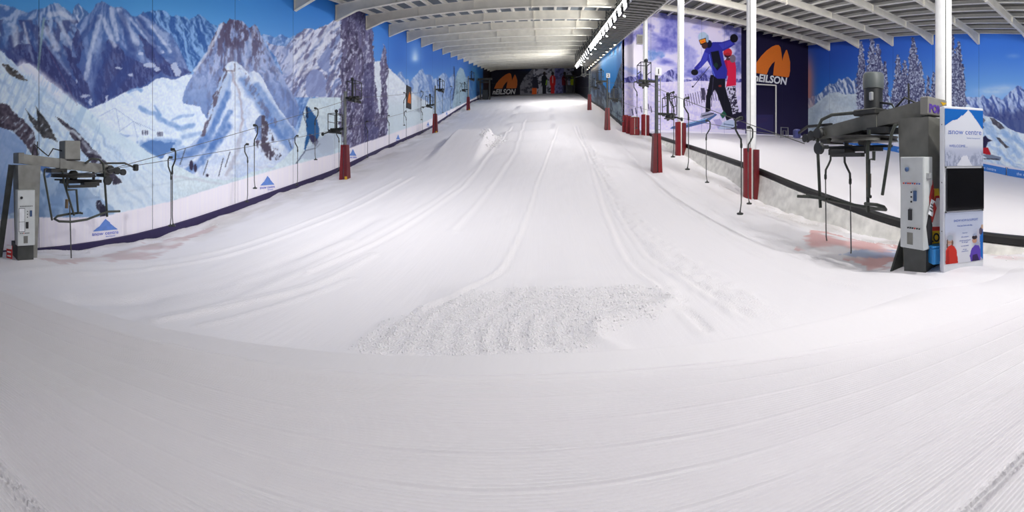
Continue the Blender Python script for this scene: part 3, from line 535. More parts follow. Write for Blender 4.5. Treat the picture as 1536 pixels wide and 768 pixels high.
def ground(px, py):                    # where a line of sight meets the main piste
    th = (px - CX) / FPX; r = np.concatenate([np.arange(3.6, 40, .03), np.arange(40, 112, .1)]); X = r * math.sin(th); Y = r * math.cos(th)
    d = EZ + (HY - py) / FPX * r - zbase(X, Y); i = np.argmax(d < 0) if (d < 0).any() else len(r) - 1
    return float(X[i]), float(Y[i])
# ------------------------------------------------------------------ snow
def snow_mat():
    m = bpy.data.materials.new('snow'); m.use_nodes = True; nt = m.node_tree; b = nt.nodes['Principled BSDF']; L = nt.links.new; N = nt.nodes.new
    tc = N('ShaderNodeTexCoord'); at = N('ShaderNodeAttribute'); at.attribute_name = 'ink'; L(at.outputs['Color'], b.inputs['Base Color'])
    ch = N('ShaderNodeAttribute'); ch.attribute_name = 'rough'
    b.inputs['Roughness'].default_value = .75; b.inputs['Specular IOR Level'].default_value = .2
    mp = N('ShaderNodeMapping'); mp.inputs['Scale'].default_value = (9, .35, 1); L(tc.outputs['Object'], mp.inputs[0])
    n1 = N('ShaderNodeTexNoise'); n1.inputs['Scale'].default_value = 1.6; n1.inputs['Detail'].default_value = 5; L(mp.outputs[0], n1.inputs['Vector'])   # groomer streaks
    n2 = N('ShaderNodeTexNoise'); n2.inputs['Scale'].default_value = 28; n2.inputs['Detail'].default_value = 3; L(tc.outputs['Object'], n2.inputs['Vector'])  # churned crumbs
    n3 = N('ShaderNodeTexNoise'); n3.inputs['Scale'].default_value = 60; n3.inputs['Detail'].default_value = 2; L(tc.outputs['Object'], n3.inputs['Vector'])
    b1 = N('ShaderNodeBump'); b1.inputs['Strength'].default_value = .16; b1.inputs['Distance'].default_value = .03; L(n1.outputs['Fac'], b1.inputs['Height'])
    b3 = N('ShaderNodeBump'); b3.inputs['Strength'].default_value = .18; b3.inputs['Distance'].default_value = .004; L(n3.outputs['Fac'], b3.inputs['Height']); L(b1.outputs[0], b3.inputs['Normal'])
    b2 = N('ShaderNodeBump'); b2.inputs['Distance'].default_value = .05; L(ch.outputs['Fac'], b2.inputs['Strength']); L(n2.outputs['Fac'], b2.inputs['Height']); L(b3.outputs[0], b2.inputs['Normal'])
    L(b2.outputs[0], b.inputs['Normal']); return m
SNOW = snow_mat()
SNOW_RGB = np.array(lin((248, 244.5, 249.5)))
def set_rough(me, v): a = me.attributes.new('rough', 'FLOAT', 'POINT'); a.data.foreach_set('value', np.asarray(v, np.float32))
def dist_line(X, Y, pts):
    d = np.full(X.shape, 1e9); sgn = np.zeros(X.shape)
    for (x0, y0), (x1, y1) in zip(pts[:-1], pts[1:]):
        dx, dy = x1 - x0, y1 - y0; L = dx * dx + dy * dy + 1e-9; t = np.clip(((X - x0) * dx + (Y - y0) * dy) / L, 0, 1)
        e = np.hypot(X - x0 - t * dx, Y - y0 - t * dy); q = e < d; d = np.where(q, e, d); sgn = np.where(q, np.sign((X - x0) * dy - (Y - y0) * dx), sgn)
    return d, sgn
xs = np.concatenate([np.arange(WL - .3, -9, .16), np.arange(-9, 9.06, .07)]); ys = [Y0]
while ys[-1] < YE + 1.5: y = ys[-1]; ys.append(y + (.3 if y < 0 else .07 if y < 9 else .07 + (y - 9) * .006))
ys = np.array(ys); GX, GY = np.meshgrid(xs, ys, indexing='ij'); X = GX.ravel(); Y = GY.ravel()
Z = zbase(X, Y)
Z += (fbm(X * .35, Y * .2, 301, 3) - .5) * .10 + (fbm(X * 1.6, Y * .35, 302, 4) - .5) * .035
edge = sstep(-9.5, -12.5, X) + sstep(7, 8.8, X); Z += edge * (fbm(X * 1.3, Y * .9, 303, 4) - .5) * .28
rough = .08 + edge * .35
ink_s = np.repeat(SNOW_RGB[None], X.size, 0)
TR = [  # ski and groomer tracks: pixel trace of each on the piste, width, depth, raised rim
    ([(838, 190), (824, 230), (806, 280), (792, 330), (776, 370), (758, 405), (730, 430), (690, 452), (640, 466)], .05, -.03, .05),
    ([(770, 190), (742, 225), (700, 280), (660, 310), (600, 350), (540, 380), (470, 410)], .10, -.02, .04),
    ([(740, 225), (690, 275), (640, 310), (560, 355), (470, 400), (380, 440), (300, 470)], .07, .03, .02),
    ([(862, 190), (885, 235), (915, 290), (945, 345), (975, 385), (1012, 410), (1060, 440), (1125, 478)], .08, -.05, .06),
    ([(872, 190), (898, 240), (930, 300), (962, 350), (1000, 390), (1050, 425), (1110, 455), (1165, 474)], .22, .035, .03),
    ([(868, 190), (888, 245), (905, 300), (925, 350), (945, 390), (978, 420), (1000, 440), (1020, 452)], .12, -.04, .05),
    ([(1000, 452), (1030, 466), (1060, 498)], .06, -.05, .05), ([(1022, 468), (1042, 480), (1058, 497)], .04, -.04, .04),
    ([(790, 180), (775, 230), (735, 290), (690, 345)], .12, -.02, .03),
    ([(620, 265), (540, 310), (440, 352), (340, 385), (230, 403), (120, 411)], .08, .035, .02), ([(600, 268), (520, 308), (420, 350), (330, 378), (250, 392), (130, 400), (0, 412)], .07, .03, .02),
    ([(560, 330), (460, 380), (380, 420), (300, 440), (180, 452), (120, 452)], .3, -.05, .0), ([(520, 365), (440, 395), (340, 432), (250, 448)], .25, .04, .0),
    ([(560, 385), (470, 430), (360, 458), (230, 482)], .10, .035, .02), ([(530, 420), (420, 460), (300, 492)], .05, .02, .02),
    ([(960, 215), (1000, 260), (1060, 310), (1130, 350), (1220, 390)], .25, -.04, .0), ([(1100, 360), (1200, 410), (1290, 432)], .1, .025, .02), ([(930, 210), (985, 275), (1050, 330), (1150, 385)], .12, -.03, .03),
]
for pts, w, dep, rim in TR:
    if pts[0][0] < 625: dep *= 1.6; rim *= 1.6
    if pts[0][0] > 850: w *= .55; dep *= .8; rim *= .8
    G = [ground(*p) for p in pts]; d, sg = dist_line(X, Y, G); wj = w * (.7 + .6 * fbm(X * 2, Y * .6, 311, 2)); ww = np.maximum(wj, .045)
    sel = d < 5 * ww; Z = Z + np.where(sel, .95 * dep * np.exp(-(d / ww) ** 2) + .95 * rim * np.exp(-((d - 1.9 * ww) / (.8 * ww)) ** 2) * (sg > 0), 0); rough = np.maximum(rough, np.where(d < 2 * ww, .35, 0))
# broken crust flakes beside the right-hand tracks
fl = [ground(*p) for p in ((872, 200), (905, 260), (950, 330), (1005, 385), (1070, 430), (1120, 458))]; d, sg = dist_line(X, Y, fl); q = sstep(.55, .2, d) * sstep(.5, .58, fbm(X * 7, Y * 4, 320, 4)); Z += q * .035; rough = np.maximum(rough, q * .6)
# churned fan at the foot of the piste and the smooth lip above it
fan = [ground(*p) for p in ((515, 533), (560, 492), (640, 462), (700, 446), (770, 437), (860, 437), (975, 436), (1010, 452), (990, 478), (930, 484), (890, 500), (905, 520), (880, 528), (760, 536), (640, 540))]
fm = inpoly(X + (fbm(X * 2, Y * 2, 331, 3) - .5) * .4, Y + (fbm(X * 2, Y * 2, 332, 3) - .5) * .4, fan)
fm = fm.astype(float); Fg = fm.reshape(GX.shape)
for _ in range(9): Fg[1:-1, 1:-1] = (Fg[1:-1, 1:-1] * 2 + Fg[:-2, 1:-1] + Fg[2:, 1:-1] + Fg[1:-1, :-2] + Fg[1:-1, 2:]) / 6
fm = Fg.ravel()
c0 = ground(905, 500); rr = np.hypot(X - c0[0] - .2, (Y - c0[1]) * 1.0)
Z += fm * (.03 + (fbm(X * 7, Y * 7, 333, 4) - .5) * .05 + .008 * np.sin(rr * 19 + 7 * fbm(X * .8, Y * .8, 334, 3)) * sstep(.3, .9, rr)); rough = np.maximum(rough, fm * .7)
lp = [ground(*p) for p in ((690, 446), (740, 434), (860, 432), (980, 430))]; d, sg = dist_line(X, Y, lp); Z += .09 * np.exp(-(d / .45) ** 2)
sp = [ground(*p) for p in ((1005, 440), (1010, 456), (960, 470), (905, 482), (888, 500), (902, 516), (930, 526))]; d, sg = dist_line(X, Y, sp); Z += .06 * np.exp(-(d / .12) ** 2)
# jump lip debris
kx, ky = -4.1, 32.5; q = np.exp(-(((X - kx) / .8) ** 2 + ((Y - ky) / 3.0) ** 2)); Z += q * (.02 + .42 * (fbm(X * 2.5, Y * 1.0, 340, 3) - .5)); rough = np.maximum(rough, q * .8)
q = np.exp(-(((X + 7.9) / .5) ** 2 + ((Y - 30) / 4.0) ** 2)); Z += q * .18 * (fbm(X * 3, Y * 1.0, 341, 3) - .1)
# dye stains left by course markings
def stain(poly, rgb, a, sd, s=1.2):
    global ink_s
    P = [ground(*p) for p in poly]; w = 1.2
    m = inpoly(X + (fbm(X * s, Y * s, sd, 3) - .5) * w, Y + (fbm(X * s, Y * s, sd + 1, 3) - .5) * w, P)
    t = (m * a * sstep(.25, .6, fbm(X * 2.2, Y * 1.3, sd + 2, 4)))[:, None]; ink_s = ink_s * (1 - t) + np.array(lin(rgb))[None] * t
stain([(1185, 352), (1235, 346), (1290, 362), (1352, 372), (1356, 402), (1290, 398), (1240, 384), (1205, 368)], (226, 166, 164), .75, 350)
stain([(1262, 388), (1300, 380), (1352, 374), (1353, 386), (1300, 394)], (166, 186, 222), .75, 355)
stain([(1478, 380), (1536, 376), (1536, 392), (1480, 390)], (226, 184, 188), .6, 357)
stain([(52, 392), (150, 386), (225, 366), (320, 336), (300, 352), (220, 388), (120, 396)], (206, 170, 172), .6, 360)
t = (edge * .5 * sstep(.4, .65, fbm(X * 1.4, Y * .7, 365, 4)))[:, None]; ink_s = ink_s * (1 - t) + np.array(lin((206, 200, 196)))[None] * t
# the apron in front of the camera is a separate pushed-up bank, so the piste runs below it
wv = Y - gcurve(X); Z -= .45 * sstep(4.4, 3.7, wv)
me = npmesh('floor', np.stack([X, Y, Z], 1), gridfaces(len(xs), len(ys)), True); ink(me, ink_s); set_rough(me, rough.clip(0, 1)); floor = struct(link('floor', me, None, SNOW))
# loose crumbs of snow on the churned fan and the debris of the jump lip
def crumbs(name, pos, size, seed, parent=None):
    r = np.random.default_rng(seed); n = len(pos); base = np.array([(1, 0, 0), (-1, 0, 0), (0, 1, 0), (0, -1, 0), (0, 0, 1), (0, 0, -1)], float)
    V = pos[:, None, :] + base[None] * (size[:, None, None] * (.6 + .8 * r.random((n, 6, 1)))) + (r.random((n, 6, 3)) - .5) * size[:, None, None] * .5
    f = np.array([(0, 2, 4), (2, 1, 4), (1, 3, 4), (3, 0, 4), (2, 0, 5), (1, 2, 5), (3, 1, 5), (0, 3, 5)]); F = (f[None] + (np.arange(n) * 6)[:, None, None]).reshape(-1, 3)
    me = npmesh(name, V.reshape(-1, 3), F, True); o = link(name, me, parent, mat('snow_crumb', (252, 250, 253), .8, var=.01)); o['kind'] = 'stuff'; return o
rg_ = np.random.default_rng(5); i_ = np.nonzero(fm > .45)[0]; arc = .5 + .5 * np.sin(rr[i_] * 19 + 7 * fbm(X[i_] * .8, Y[i_] * .8, 334, 3)); wgt = fm[i_] * (.25 + arc ** 2) * (.3 + fbm(X[i_] * 3, Y[i_] * 3, 336, 3)); pick = rg_.choice(i_, 11000, p=wgt / wgt.sum())
pos = np.stack([X[pick] + (rg_.random(11000) - .5) * .08, Y[pick] + (rg_.random(11000) - .5) * .08, Z[pick]], 1); crumbs('loose_snow', pos, (.005 + .012 * rg_.random(11000) ** 3), 6, floor)
i_ = np.nonzero(np.exp(-(((X - kx) / .8) ** 2 + ((Y - ky) / 3.0) ** 2)) > .25)[0]; pick = rg_.choice(i_, 400); crumbs('loose_snow', np.stack([X[pick] + (rg_.random(400) - .5) * .2, Y[pick] + (rg_.random(400) - .5) * .2, Z[pick]], 1), .02 + .07 * rg_.random(400) ** 2, 7, floor)
i_ = np.nonzero(((X < -11.8) & (Y > 2)) | ((X > 7.6) & (Y > 3) & (Y < 38)))[0]; pick = rg_.choice(i_, 1500); crumbs('loose_snow', np.stack([X[pick] + (rg_.random(1500) - .5) * .1, Y[pick], Z[pick]], 1), .006 + .03 * rg_.random(1500) ** 3, 8, floor)
# lesson slope behind the kerb
xs2 = np.arange(9.2, WR + .4, .3); ys2 = np.concatenate([np.arange(Y0, YB + .5, .25)]); A, B = np.meshgrid(xs2, ys2, indexing='ij'); a = A.ravel(); b = B.ravel()
z2 = zlesson(a, b) + (fbm(a * .4, b * .3, 370, 3) - .5) * .12 + (fbm(a * 1.5, b * .5, 371, 3) - .5) * .04 + .5 * np.exp(-(((a - 12.5) / 1.6) ** 2 + ((b - 27) / 3) ** 2)) * .6
me = npmesh('lesson', np.stack([a, b, z2], 1), gridfaces(len(xs2), len(ys2)), True); ink(me, np.repeat(SNOW_RGB[None], a.size, 0)); set_rough(me, np.full(a.size, .08)); struct(link('floor', me, None, SNOW))
# groomed apron: every corduroy ridge is geometry
wf = np.concatenate([np.arange(-3.2, .66, .16), np.arange(.7, 3.34, .0046), np.arange(3.345, 3.7, .012), np.arange(3.72, 5.6, .06)]); sx = np.arange(-9.5, 9.6, .11)
A, B = np.meshgrid(sx, wf, indexing='ij'); a = A.ravel(); b = B.ravel(); Yf = b + gcurve(a)
jit = (fbm(a * 1.2, b * .8, 380, 2) - .5) * .012
ridge = .0075 * np.cos(2 * math.pi * (b + jit) / .0235) * sstep(3.3, 3.15, b) * (.75 + .5 * fbm(a * 3, b * 6, 381, 2))
seamd = np.abs(((b + .09 + .02 * (fbm(a * .5, b * 0, 386, 2) - .5)) % .262) - .131); ridge -= .009 * np.exp(-(seamd / .011) ** 2) * (b < 3.2) * (b > .7)
zf = ridge + (fbm(a * .6, b * .8, 382, 3) - .5) * .035 + .012 * np.sin(b * 5.1 + a * .15)
zf -= .016 * sstep(3.285, 3.31, b) * (1 + .5 * fbm(a * 3, b * 0, 383, 3)); zf -= .035 * np.exp(-((b - 3.296) / .010) ** 2) * sstep(.25, .5, fbm(a * .9, b * 0, 389, 3)); zf += .012 * np.exp(-((b - 3.32) / .012) ** 2) * sstep(.35, .6, fbm(a * 2.0, b * 0, 384, 3))
wr = 1.10 + .03 * np.sin(a * .8); d = np.abs(b - wr); zf += (.03 + .035 * (fbm(a * 14, b * 30, 385, 3) - .4)) * np.exp(-(d / .035) ** 2) * sstep(.9, 1.5, np.abs(a))
side = sstep(1.0, 4.5, a)                # on the right the bank melts into the piste
e0 = 3.64 + .5 * side + .03 * (fbm(a * 2.5, a * 0, 387, 4) - .5); fall = sstep(0, 1, (b - e0) / (.55 + .9 * side))
zt = zbase(a, Yf) - .12 - .35 * sstep(.55, 1, (b - e0) / 1.6)
zf = zf * (1 - fall) + zt * fall + .06 * (1 - sstep(0, .5, np.abs(b - e0))) * 0
zf -= .10 * side * sstep(2.2, 3.6, b) * (1 - fall)
me = npmesh('apron', np.stack([a, Yf, zf], 1), gridfaces(len(sx), len(wf)), True); ink(me, np.repeat(SNOW_RGB[None], a.size, 0)); set_rough(me, .05 + .6 * np.exp(-(d / .06) ** 2) * sstep(.9, 1.5, np.abs(a))); struct(link('floor', me, None, SNOW))
# ------------------------------------------------------------------ roof heights
def zdeck(X, Y): return EZ + 6.5 + .02 * (X - WL) + .168 * Y
def zdeckR(X, Y): return EZ + 8.7 + .036 * (WR - X) + .144 * Y
# ------------------------------------------------------------------ walls with printed panels
BACK = mat('panel_backing', (40, 42, 60), .8)
def print_wall(name, painter, axis, fixed, cuts, zlo, zhi, px_step, gain, back_parent=None, seam=.018, inward=1, rng=None):
    """a wall slab whose face is covered by one printed panel object per bay"""
    pm = print_mat(name + '_print', gain); wall = back_parent
    Vs = []; metas = []
    for c0, c1 in zip(cuts[:-1], cuts[1:]):
        c0 += seam / 2; c1 -= seam / 2
        P0 = np.array([[fixed, c0, EZ], [fixed, c1, EZ]] if axis == 'x' else [[c0, fixed, EZ], [c1, fixed, EZ]])
        pa, _ = draft(P0); mid = (c0 + c1) / 2; r = math.hypot(fixed, mid)
        nu = int(min(160, max(6, abs(pa[1] - pa[0]) / px_step))) + 1; us = np.linspace(c0, c1, nu)
        hh = zhi(mid) - zlo(mid); nv = int(min(330, max(8, hh / r * FPX / px_step))) + 1
        t = np.linspace(0, 1, nv); U = np.repeat(us, nv); T = np.tile(t, nu); lo = zlo(U); hi = zhi(U); zz = lo + (hi - lo) * T
        V = np.stack([np.full(U.size, fixed), U, zz], 1) if axis == 'x' else np.stack([U, np.full(U.size, fixed), zz], 1)
        Vs.append(V); metas.append((nu, nv))
    allv = np.concatenate(Vs); px, py = draft(allv); q = px_step * .27; offs = [(-q, -q), (q, q)] if name == 'left' else [(-q, -q * .4), (q * .4, -q), (q, q * .4), (-q * .4, q)]
    rgb = srgb2lin(sum(painter(px + a_, py + b_).clip(0, 255) for a_, b_ in offs) / len(offs)); k = 0
    for V, (nu, nv) in zip(Vs, metas):
        me = npmesh('wall_panel', V, gridfaces(nu, nv)); ink(me, rgb[k:k + len(V)]); k += len(V)
        link('wall_panel', me, wall, pm)
    return wall
def slab(name, a, b, zlo, zhi, th, m, n=24):      # wall body between two plan points with sloping foot and head
    a = Vector((a[0], a[1], 0)); b = Vector((b[0], b[1], 0)); d = (b - a).normalized(); nrm = Vector((d.y, -d.x, 0)) * th; mb = MB()
    pts = [a + (b - a) * i / n for i in range(n + 1)]
    vs = []; 
    for p in pts:
        lo, hi = zlo(p.x, p.y), zhi(p.x, p.y); q = p + nrm; vs += [(p.x, p.y, lo), (p.x, p.y, hi), (q.x, q.y, hi), (q.x, q.y, lo)]
    fs = []
    for i in range(n):
        for k in range(4): fs.append((i * 4 + k, i * 4 + (k + 1) % 4, i * 4 + 4 + (k + 1) % 4, i * 4 + 4 + k))
    fs += [(0, 3, 2, 1), (n * 4, n * 4 + 1, n * 4 + 2, n * 4 + 3)]
    return struct(mb.add(vs, fs).build(name, m))
PANELB = [.32 * 13 + BAY * i for i in range(-3, 21)]
wall_left = slab('wall_left', (WL - .03, Y0), (WL - .03, YE), lambda x, y: zbase(x, y) - .6, lambda x, y: zdeck(x, y), -.2, BACK, 60)
print_wall('left', print_left, 'x', WL, [Y0] + [y for y in PANELB if Y0 + .5 < y < YE - 1] + [YE], lambda u: np.interp(u, *PL) - .5, lambda u: zdeck(WL, u) - .02, 1.1, GAIN_L, wall_left)
wall_end = slab('wall_end', (-14.5, YE + .03), (WM + 1, YE + .03), lambda x, y: EZ + 12, lambda x, y: zdeck(x, y), -.2, BACK)
print_wall('end', print_end, 'y', YE, list(np.linspace(WL, WM, 6)), lambda u: 0 * u + EZ + 14.5, lambda u: zdeck(u, YE) - .3, .6, GAIN_E, wall_end)
wall_middle = slab('wall_middle', (WM + .03, YB + .0), (WM + .03, YE), lambda x, y: zbase(x, y) - .6, lambda x, y: zdeck(x, y), .2, BACK, 40)
print_wall('middle', print_middle, 'x', WM, [YB] + [YB + BAY * i for i in range(1, 13)] + [YE], lambda u: np.interp(u, *PR) - .5, lambda u: zdeck(WM, u) - .3, .8, GAIN_M, wall_middle)
wall_print = slab('wall_front', (WM + .03, YB + .04), (WR + .2, YB + .04), lambda x, y: EZ + 1.8, lambda x, y: zdeckR(x, y) - .05, -.2, BACK)
print_wall('banner', print_banner, 'y', YB, [WM, 10.6, 13.5, 16.1, 18.7, 22.5, 26.2, WR], lambda u: 0 * u + EZ + 2.3, lambda u: zdeckR(u, YB) - .1, .62, GAIN_B, wall_print, .015)
wall_right = slab('wall_right', (WR + .03, Y0), (WR + .03, YB), lambda x, y: zlesson(x, y) - .6, lambda x, y: zdeckR(x, y), .2, BACK, 30)
print_wall('right', print_right, 'x', WR, [Y0] + [15.7 + 4.7 * i for i in range(-5, 5)] + [YB], lambda u: np.interp(u, *QR) - .4, lambda u: zdeckR(WR, u) - .02, .95, GAIN_R, wall_right)
PLAIN = mat('plain_wall', (150, 150, 156), .8)
slab('wall_back', (WL - .2, Y0 - .05), (WR + .2, Y0 - .05), lambda x, y: -2.2, lambda x, y: zdeckR(x, y) + .6, .2, PLAIN)
slab('wall_upper', (WM + .1, Y0), (WM + .1, YB), lambda x, y: zdeck(x, y) - .9, lambda x, y: zdeckR(x, y) + .1, .15, PLAIN, 20)
# navy kickboard along the foot of the left wall, dark strip along the middle wall
NAVY = mat('navy_kickboard', (44, 34, 82), .5); GRIME = mat('dark_strip', (62, 66, 70), .8, var=.3)
def strip(name, x0, th, ya, yb, lo, hi, m, n=50):
    vs = []; fs = []
    for i in range(n + 1):
        y = ya + (yb - ya) * i / n; z0, z1 = lo(y), hi(y); vs += [(x0, y, z0), (x0, y, z1), (x0 + th, y, z1 - .02), (x0 + th, y, z0)]
    for i in range(n):
        for k in range(4): fs.append((i * 4 + k, i * 4 + (k + 1) % 4, i * 4 + 4 + (k + 1) % 4, i * 4 + 4 + k))
    fs += [(0, 3, 2, 1), (n * 4, n * 4 + 1, n * 4 + 2, n * 4 + 3)]
    return struct(MB().add(vs, fs).build(name, m))
fl_ = lambda y: float(np.interp(y, *PL)); fr_ = lambda y: float(np.interp(y, *PR)); ql_ = lambda y: float(np.interp(y, *QL))
strip('baseboard_left', WL + .01, .06, Y0, YE, lambda y: fl_(y) - .3, lambda y: fl_(y) + .27, NAVY, 70)
strip('baseboard_middle', WM - .01, -.08, YB, YE, lambda y: fr_(y) - .3, lambda y: fr_(y) + .22, GRIME, 40)
# kerb between the two slopes: dirty ice face with a black rail on top
KERB = mat('dirty_ice', (228, 226, 221), .7, var=.16, scale=3.0, bump=.5)
vs = []; n = 220
for i in range(n + 1):
    y = Y0 + (YB - Y0) * i / n; zt_ = ql_(y); zb_ = min(float(zbase(9.0, y)) - .1, zt_ - .2); j = [float(v) for v in (fbm(np.array([y * 1.7, y * 1.7 + 40, y * 1.1 + 80]), np.array([1., 2., 3.]), 390, 3) - .5)]
    vs += [(8.82 + j[0] * .2, y, zb_), (8.95 + j[1] * .22, y, zb_ * .55 + zt_ * .45), (9.06 + j[2] * .1, y, zt_ - .06), (9.34, y, zt_ - .02)]
fs = [(i * 4 + k, i * 4 + k + 1, i * 4 + 5 + k, i * 4 + 4 + k) for i in range(n) for k in range(3)]
struct(MB().add(vs, fs, True).build('trim_1', KERB))
BLACK = mat('black_rubber', (26, 26, 28), .5, var=.2)
vs = []
for i in range(n + 1):
    y = Y0 + (YB - Y0) * i / n; z = ql_(y); vs += [(9.08, y, z - .02), (9.08, y, z + .14), (9.13, y, z + .19), (9.26, y, z + .19), (9.31, y, z + .14), (9.31, y, z - .02)]
fs = [(i * 6 + k, i * 6 + (k + 1) % 6, i * 6 + 6 + (k + 1) % 6, i * 6 + 6 + k) for i in range(n) for k in range(6)]
tag(MB().add(vs, fs).build('edge_rail', BLACK), 'long black rubber rail on top of the dirty ice kerb between the slopes', 'rail')
# ------------------------------------------------------------------ roofs: deck, purlins, beams
DECK = mat('roof_deck', (112, 122, 130), .7, var=.1, scale=1.0); DECK2 = mat('roof_deck_lesson', (112, 112, 108), .7, var=.1, scale=1.0)
STEEL = mat('cream_steel', (234, 230, 218), .55, var=.06, scale=2.0); WHITE = mat('white_steel', (226, 224, 216), .5, var=.04)
ceiling = struct(MB().hexa([(WL - .2, Y0, zdeck(WL, Y0)), (WM + .3, Y0, zdeck(WM, Y0)), (WM + .3, YE + .2, zdeck(WM, YE)), (WL - .2, YE + .2, zdeck(WL, YE))], [(WL - .2, Y0, zdeck(WL, Y0) + .2), (WM + .3, Y0, zdeck(WM, Y0) + .2), (WM + .3, YE + .2, zdeck(WM, YE) + .2), (WL - .2, YE + .2, zdeck(WL, YE) + .2)]).build('ceiling', DECK))
ceiling2 = struct(MB().hexa([(WM, Y0, zdeckR(WM, Y0)), (WR + .2, Y0, zdeckR(WR, Y0)), (WR + .2, YB + .2, zdeckR(WR, YB)), (WM, YB + .2, zdeckR(WM, YB))], [(WM, Y0, zdeckR(WM, Y0) + .2), (WR + .2, Y0, zdeckR(WR, Y0) + .2), (WR + .2, YB + .2, zdeckR(WR, YB) + .2), (WM, YB + .2, zdeckR(WM, YB) + .2)]).build('ceiling', DECK2))
def purlin_mesh(zf, x, ya, yb, dp, w):
    a = Vector((x, ya, zf(x, ya) - dp / 2)); b = Vector((x, yb, zf(x, yb) - dp / 2)); mb = MB()
    mb.bar(a, b, .03, dp); o = Vector((w / 2, 0, dp / 2 - .015)); mb.bar(a + o, b + o, w, .03); o = Vector((-w / 2, 0, -dp / 2 + .015)); mb.bar(a + o, b + o, w, .03); return mb
x = WL + .5
while x < WM: purlin_mesh(zdeck, x, Y0, YE, .2, .12).build('purlin', WHITE, ceiling); x += 1.12
x = WM + 1.0
while x < WR: purlin_mesh(zdeckR, x, Y0, YB, .30, .16).build('purlin', WHITE, ceiling2); x += 1.25
def beam(zf, y, xa, xb, dp, wall_a, wall_b, splices, m, parent):
    """roof beam: web, flanges, a haunch where it meets the wall and bolted splice plates"""
    mb = MB(); off = .2 if parent is ceiling else .3; W = .22
    zt = lambda x: zf(x, y) - off
    def low(x):
        h = 0
        if wall_a is not None: h = max(h, 1 - (x - wall_a) / 1.5)
        if wall_b is not None: h = max(h, 1 - (wall_b - x) / 1.9)
        return zf(x, y) - off - dp - .39 * max(0, h)
    st = sorted(set([xa, xb] + ([wall_a + 1.5] if wall_a is not None else []) + ([wall_b - 1.9] if wall_b is not None else [])))
    for p, q in zip(st[:-1], st[1:]):
        mb.hexa([(p, y - .012, low(p)), (q, y - .012, low(q)), (q, y + .012, low(q)), (p, y + .012, low(p))], [(p, y - .012, zt(p)), (q, y - .012, zt(q)), (q, y + .012, zt(q)), (p, y + .012, zt(p))])
        mb.hexa([(p, y - W / 2, low(p)), (q, y - W / 2, low(q)), (q, y + W / 2, low(q)), (p, y + W / 2, low(p))], [(p, y - W / 2, low(p) + .025), (q, y - W / 2, low(q) + .025), (q, y + W / 2, low(q) + .025), (p, y + W / 2, low(p) + .025)])
    o0 = [(xa, y - W / 2), (xb, y - W / 2), (xb, y + W / 2), (xa, y + W / 2)]; mb.hexa([(a_, b_, zt(a_) - .025) for a_, b_ in o0], [(a_, b_, zt(a_)) for a_, b_ in o0])
    if wall_a is not None: mb.box((wall_a + .02, y, (low(wall_a) + zt(wall_a)) / 2), (.04, W, zt(wall_a) - low(wall_a)))
    if wall_b is not None: mb.box((wall_b - .02, y, (low(wall_b) + zt(wall_b)) / 2), (.04, W, zt(wall_b) - low(wall_b)))
    for i, s in enumerate(splices): mb.box((s, y, (low(s) + zt(s)) / 2 - .03), (.05 if i == 0 else .02, .2, zt(s) - low(s) + (.1 if i == 0 else 0)))
    return mb.build('roof_beam', m, parent)
for i in range(-2, 21):
    y = 4.3 + BAY * i
    if Y0 < y < YE: beam(zdeck, y, WL + .02, WM, .66, WL + .02, None, [-.8, -8.8, -4.8, 3.0], STEEL, ceiling)
for i in range(-5, 5):
    y = 15.7 + 4.7 * i
    if Y0 < y < YB: beam(zdeckR, y, WM + .2, WR - .02, .50, None, WR - .02, [17.5, 13, 22, 26], STEEL, ceiling2)
# ------------------------------------------------------------------ walkway under the roof valley with its lamps
GALV = mat('galvanised_steel', (140, 140, 136), .45, .35, var=.18, scale=5.0); GREY = mat('concrete_grey_steel', (126, 126, 120), .6, .1, var=.2, scale=4.0, bump=.15)
DARK = mat('dark_steel', (58, 58, 56), .5, .3, var=.2); SILVER = mat('silver_edge', (190, 192, 192), .35, .5); SOOT = mat('dark_mesh', (44, 44, 46), .8)
PLASTIC = mat('lamp_body', (70, 70, 74), .5); LENS = mat('lamp_lens', (255, 252, 246), .3, emit=((255, 252, 245), 26.0)); WARM = mat('warm_lens', (255, 236, 200), .3, emit=((255, 226, 176), 22.0))
def zg(y): return EZ + 9.85 + .126 * (y - 23.4)
GA, GB_ = 6.0, 63.0
walk = empty('walkway', (0, GA, zg(GA)), 'long grey steel walkway hung under the roof beside the row of white floodlights', 'walkway')
o = Vector(walk.location)
def gp(x, y, dz): return Vector((x, y, zg(y) + dz)) - o
MB().bar(gp(5.45, GA, .06), gp(5.45, GB_, .06), .07, .2).build('edge_rail', SILVER, walk); MB().bar(gp(7.62, GA, .06), gp(7.62, GB_, .06), .08, .22).build('edge_rail', WHITE, walk)
MB().bar(gp(6.5, GA, .2), gp(6.5, GB_, .2), 2.1, .04).build('deck_plate', SOOT, walk)
mb = MB().bar((-1.03, 0, 0), (1.03, 0, 0), .26, .09); sm = mb.mesh('slat'); y = GA + .4
while y < GB_: s_ = link('slat', sm, walk, GREY); s_.location = gp(6.53, y, .03); y += .74
mb = MB(); y = GA
while y < GB_ - 1:
    t0 = zdeck(4.95, y) - .3 - zg(y); y2 = min(y + 2.3, GB_); t1 = zdeck(4.95, y2) - .3 - zg(y2)
    mb.bar(gp(4.95, y, .05), gp(4.95, y, t0), .06); mb.bar(gp(4.95, y, .05), gp(4.95, y2, t1 * .9), .05); mb.bar(gp(4.95, y, t0 * .5), gp(4.95, y2, t1 * .5), .05); y = y2
mb.bar(gp(4.95, GA, .05), gp(4.95, GB_, .05), .08, .12); mb.build('truss', DARK, walk)
mb = MB(); mb.bar(gp(5.2, GA, .12), gp(5.2, GB_, .12), .5, .03); mb.bar(gp(5.3, GA, .3), gp(5.3, GB_, .3), .12, .1); mb.build('cable_tray', SOOT, walk)
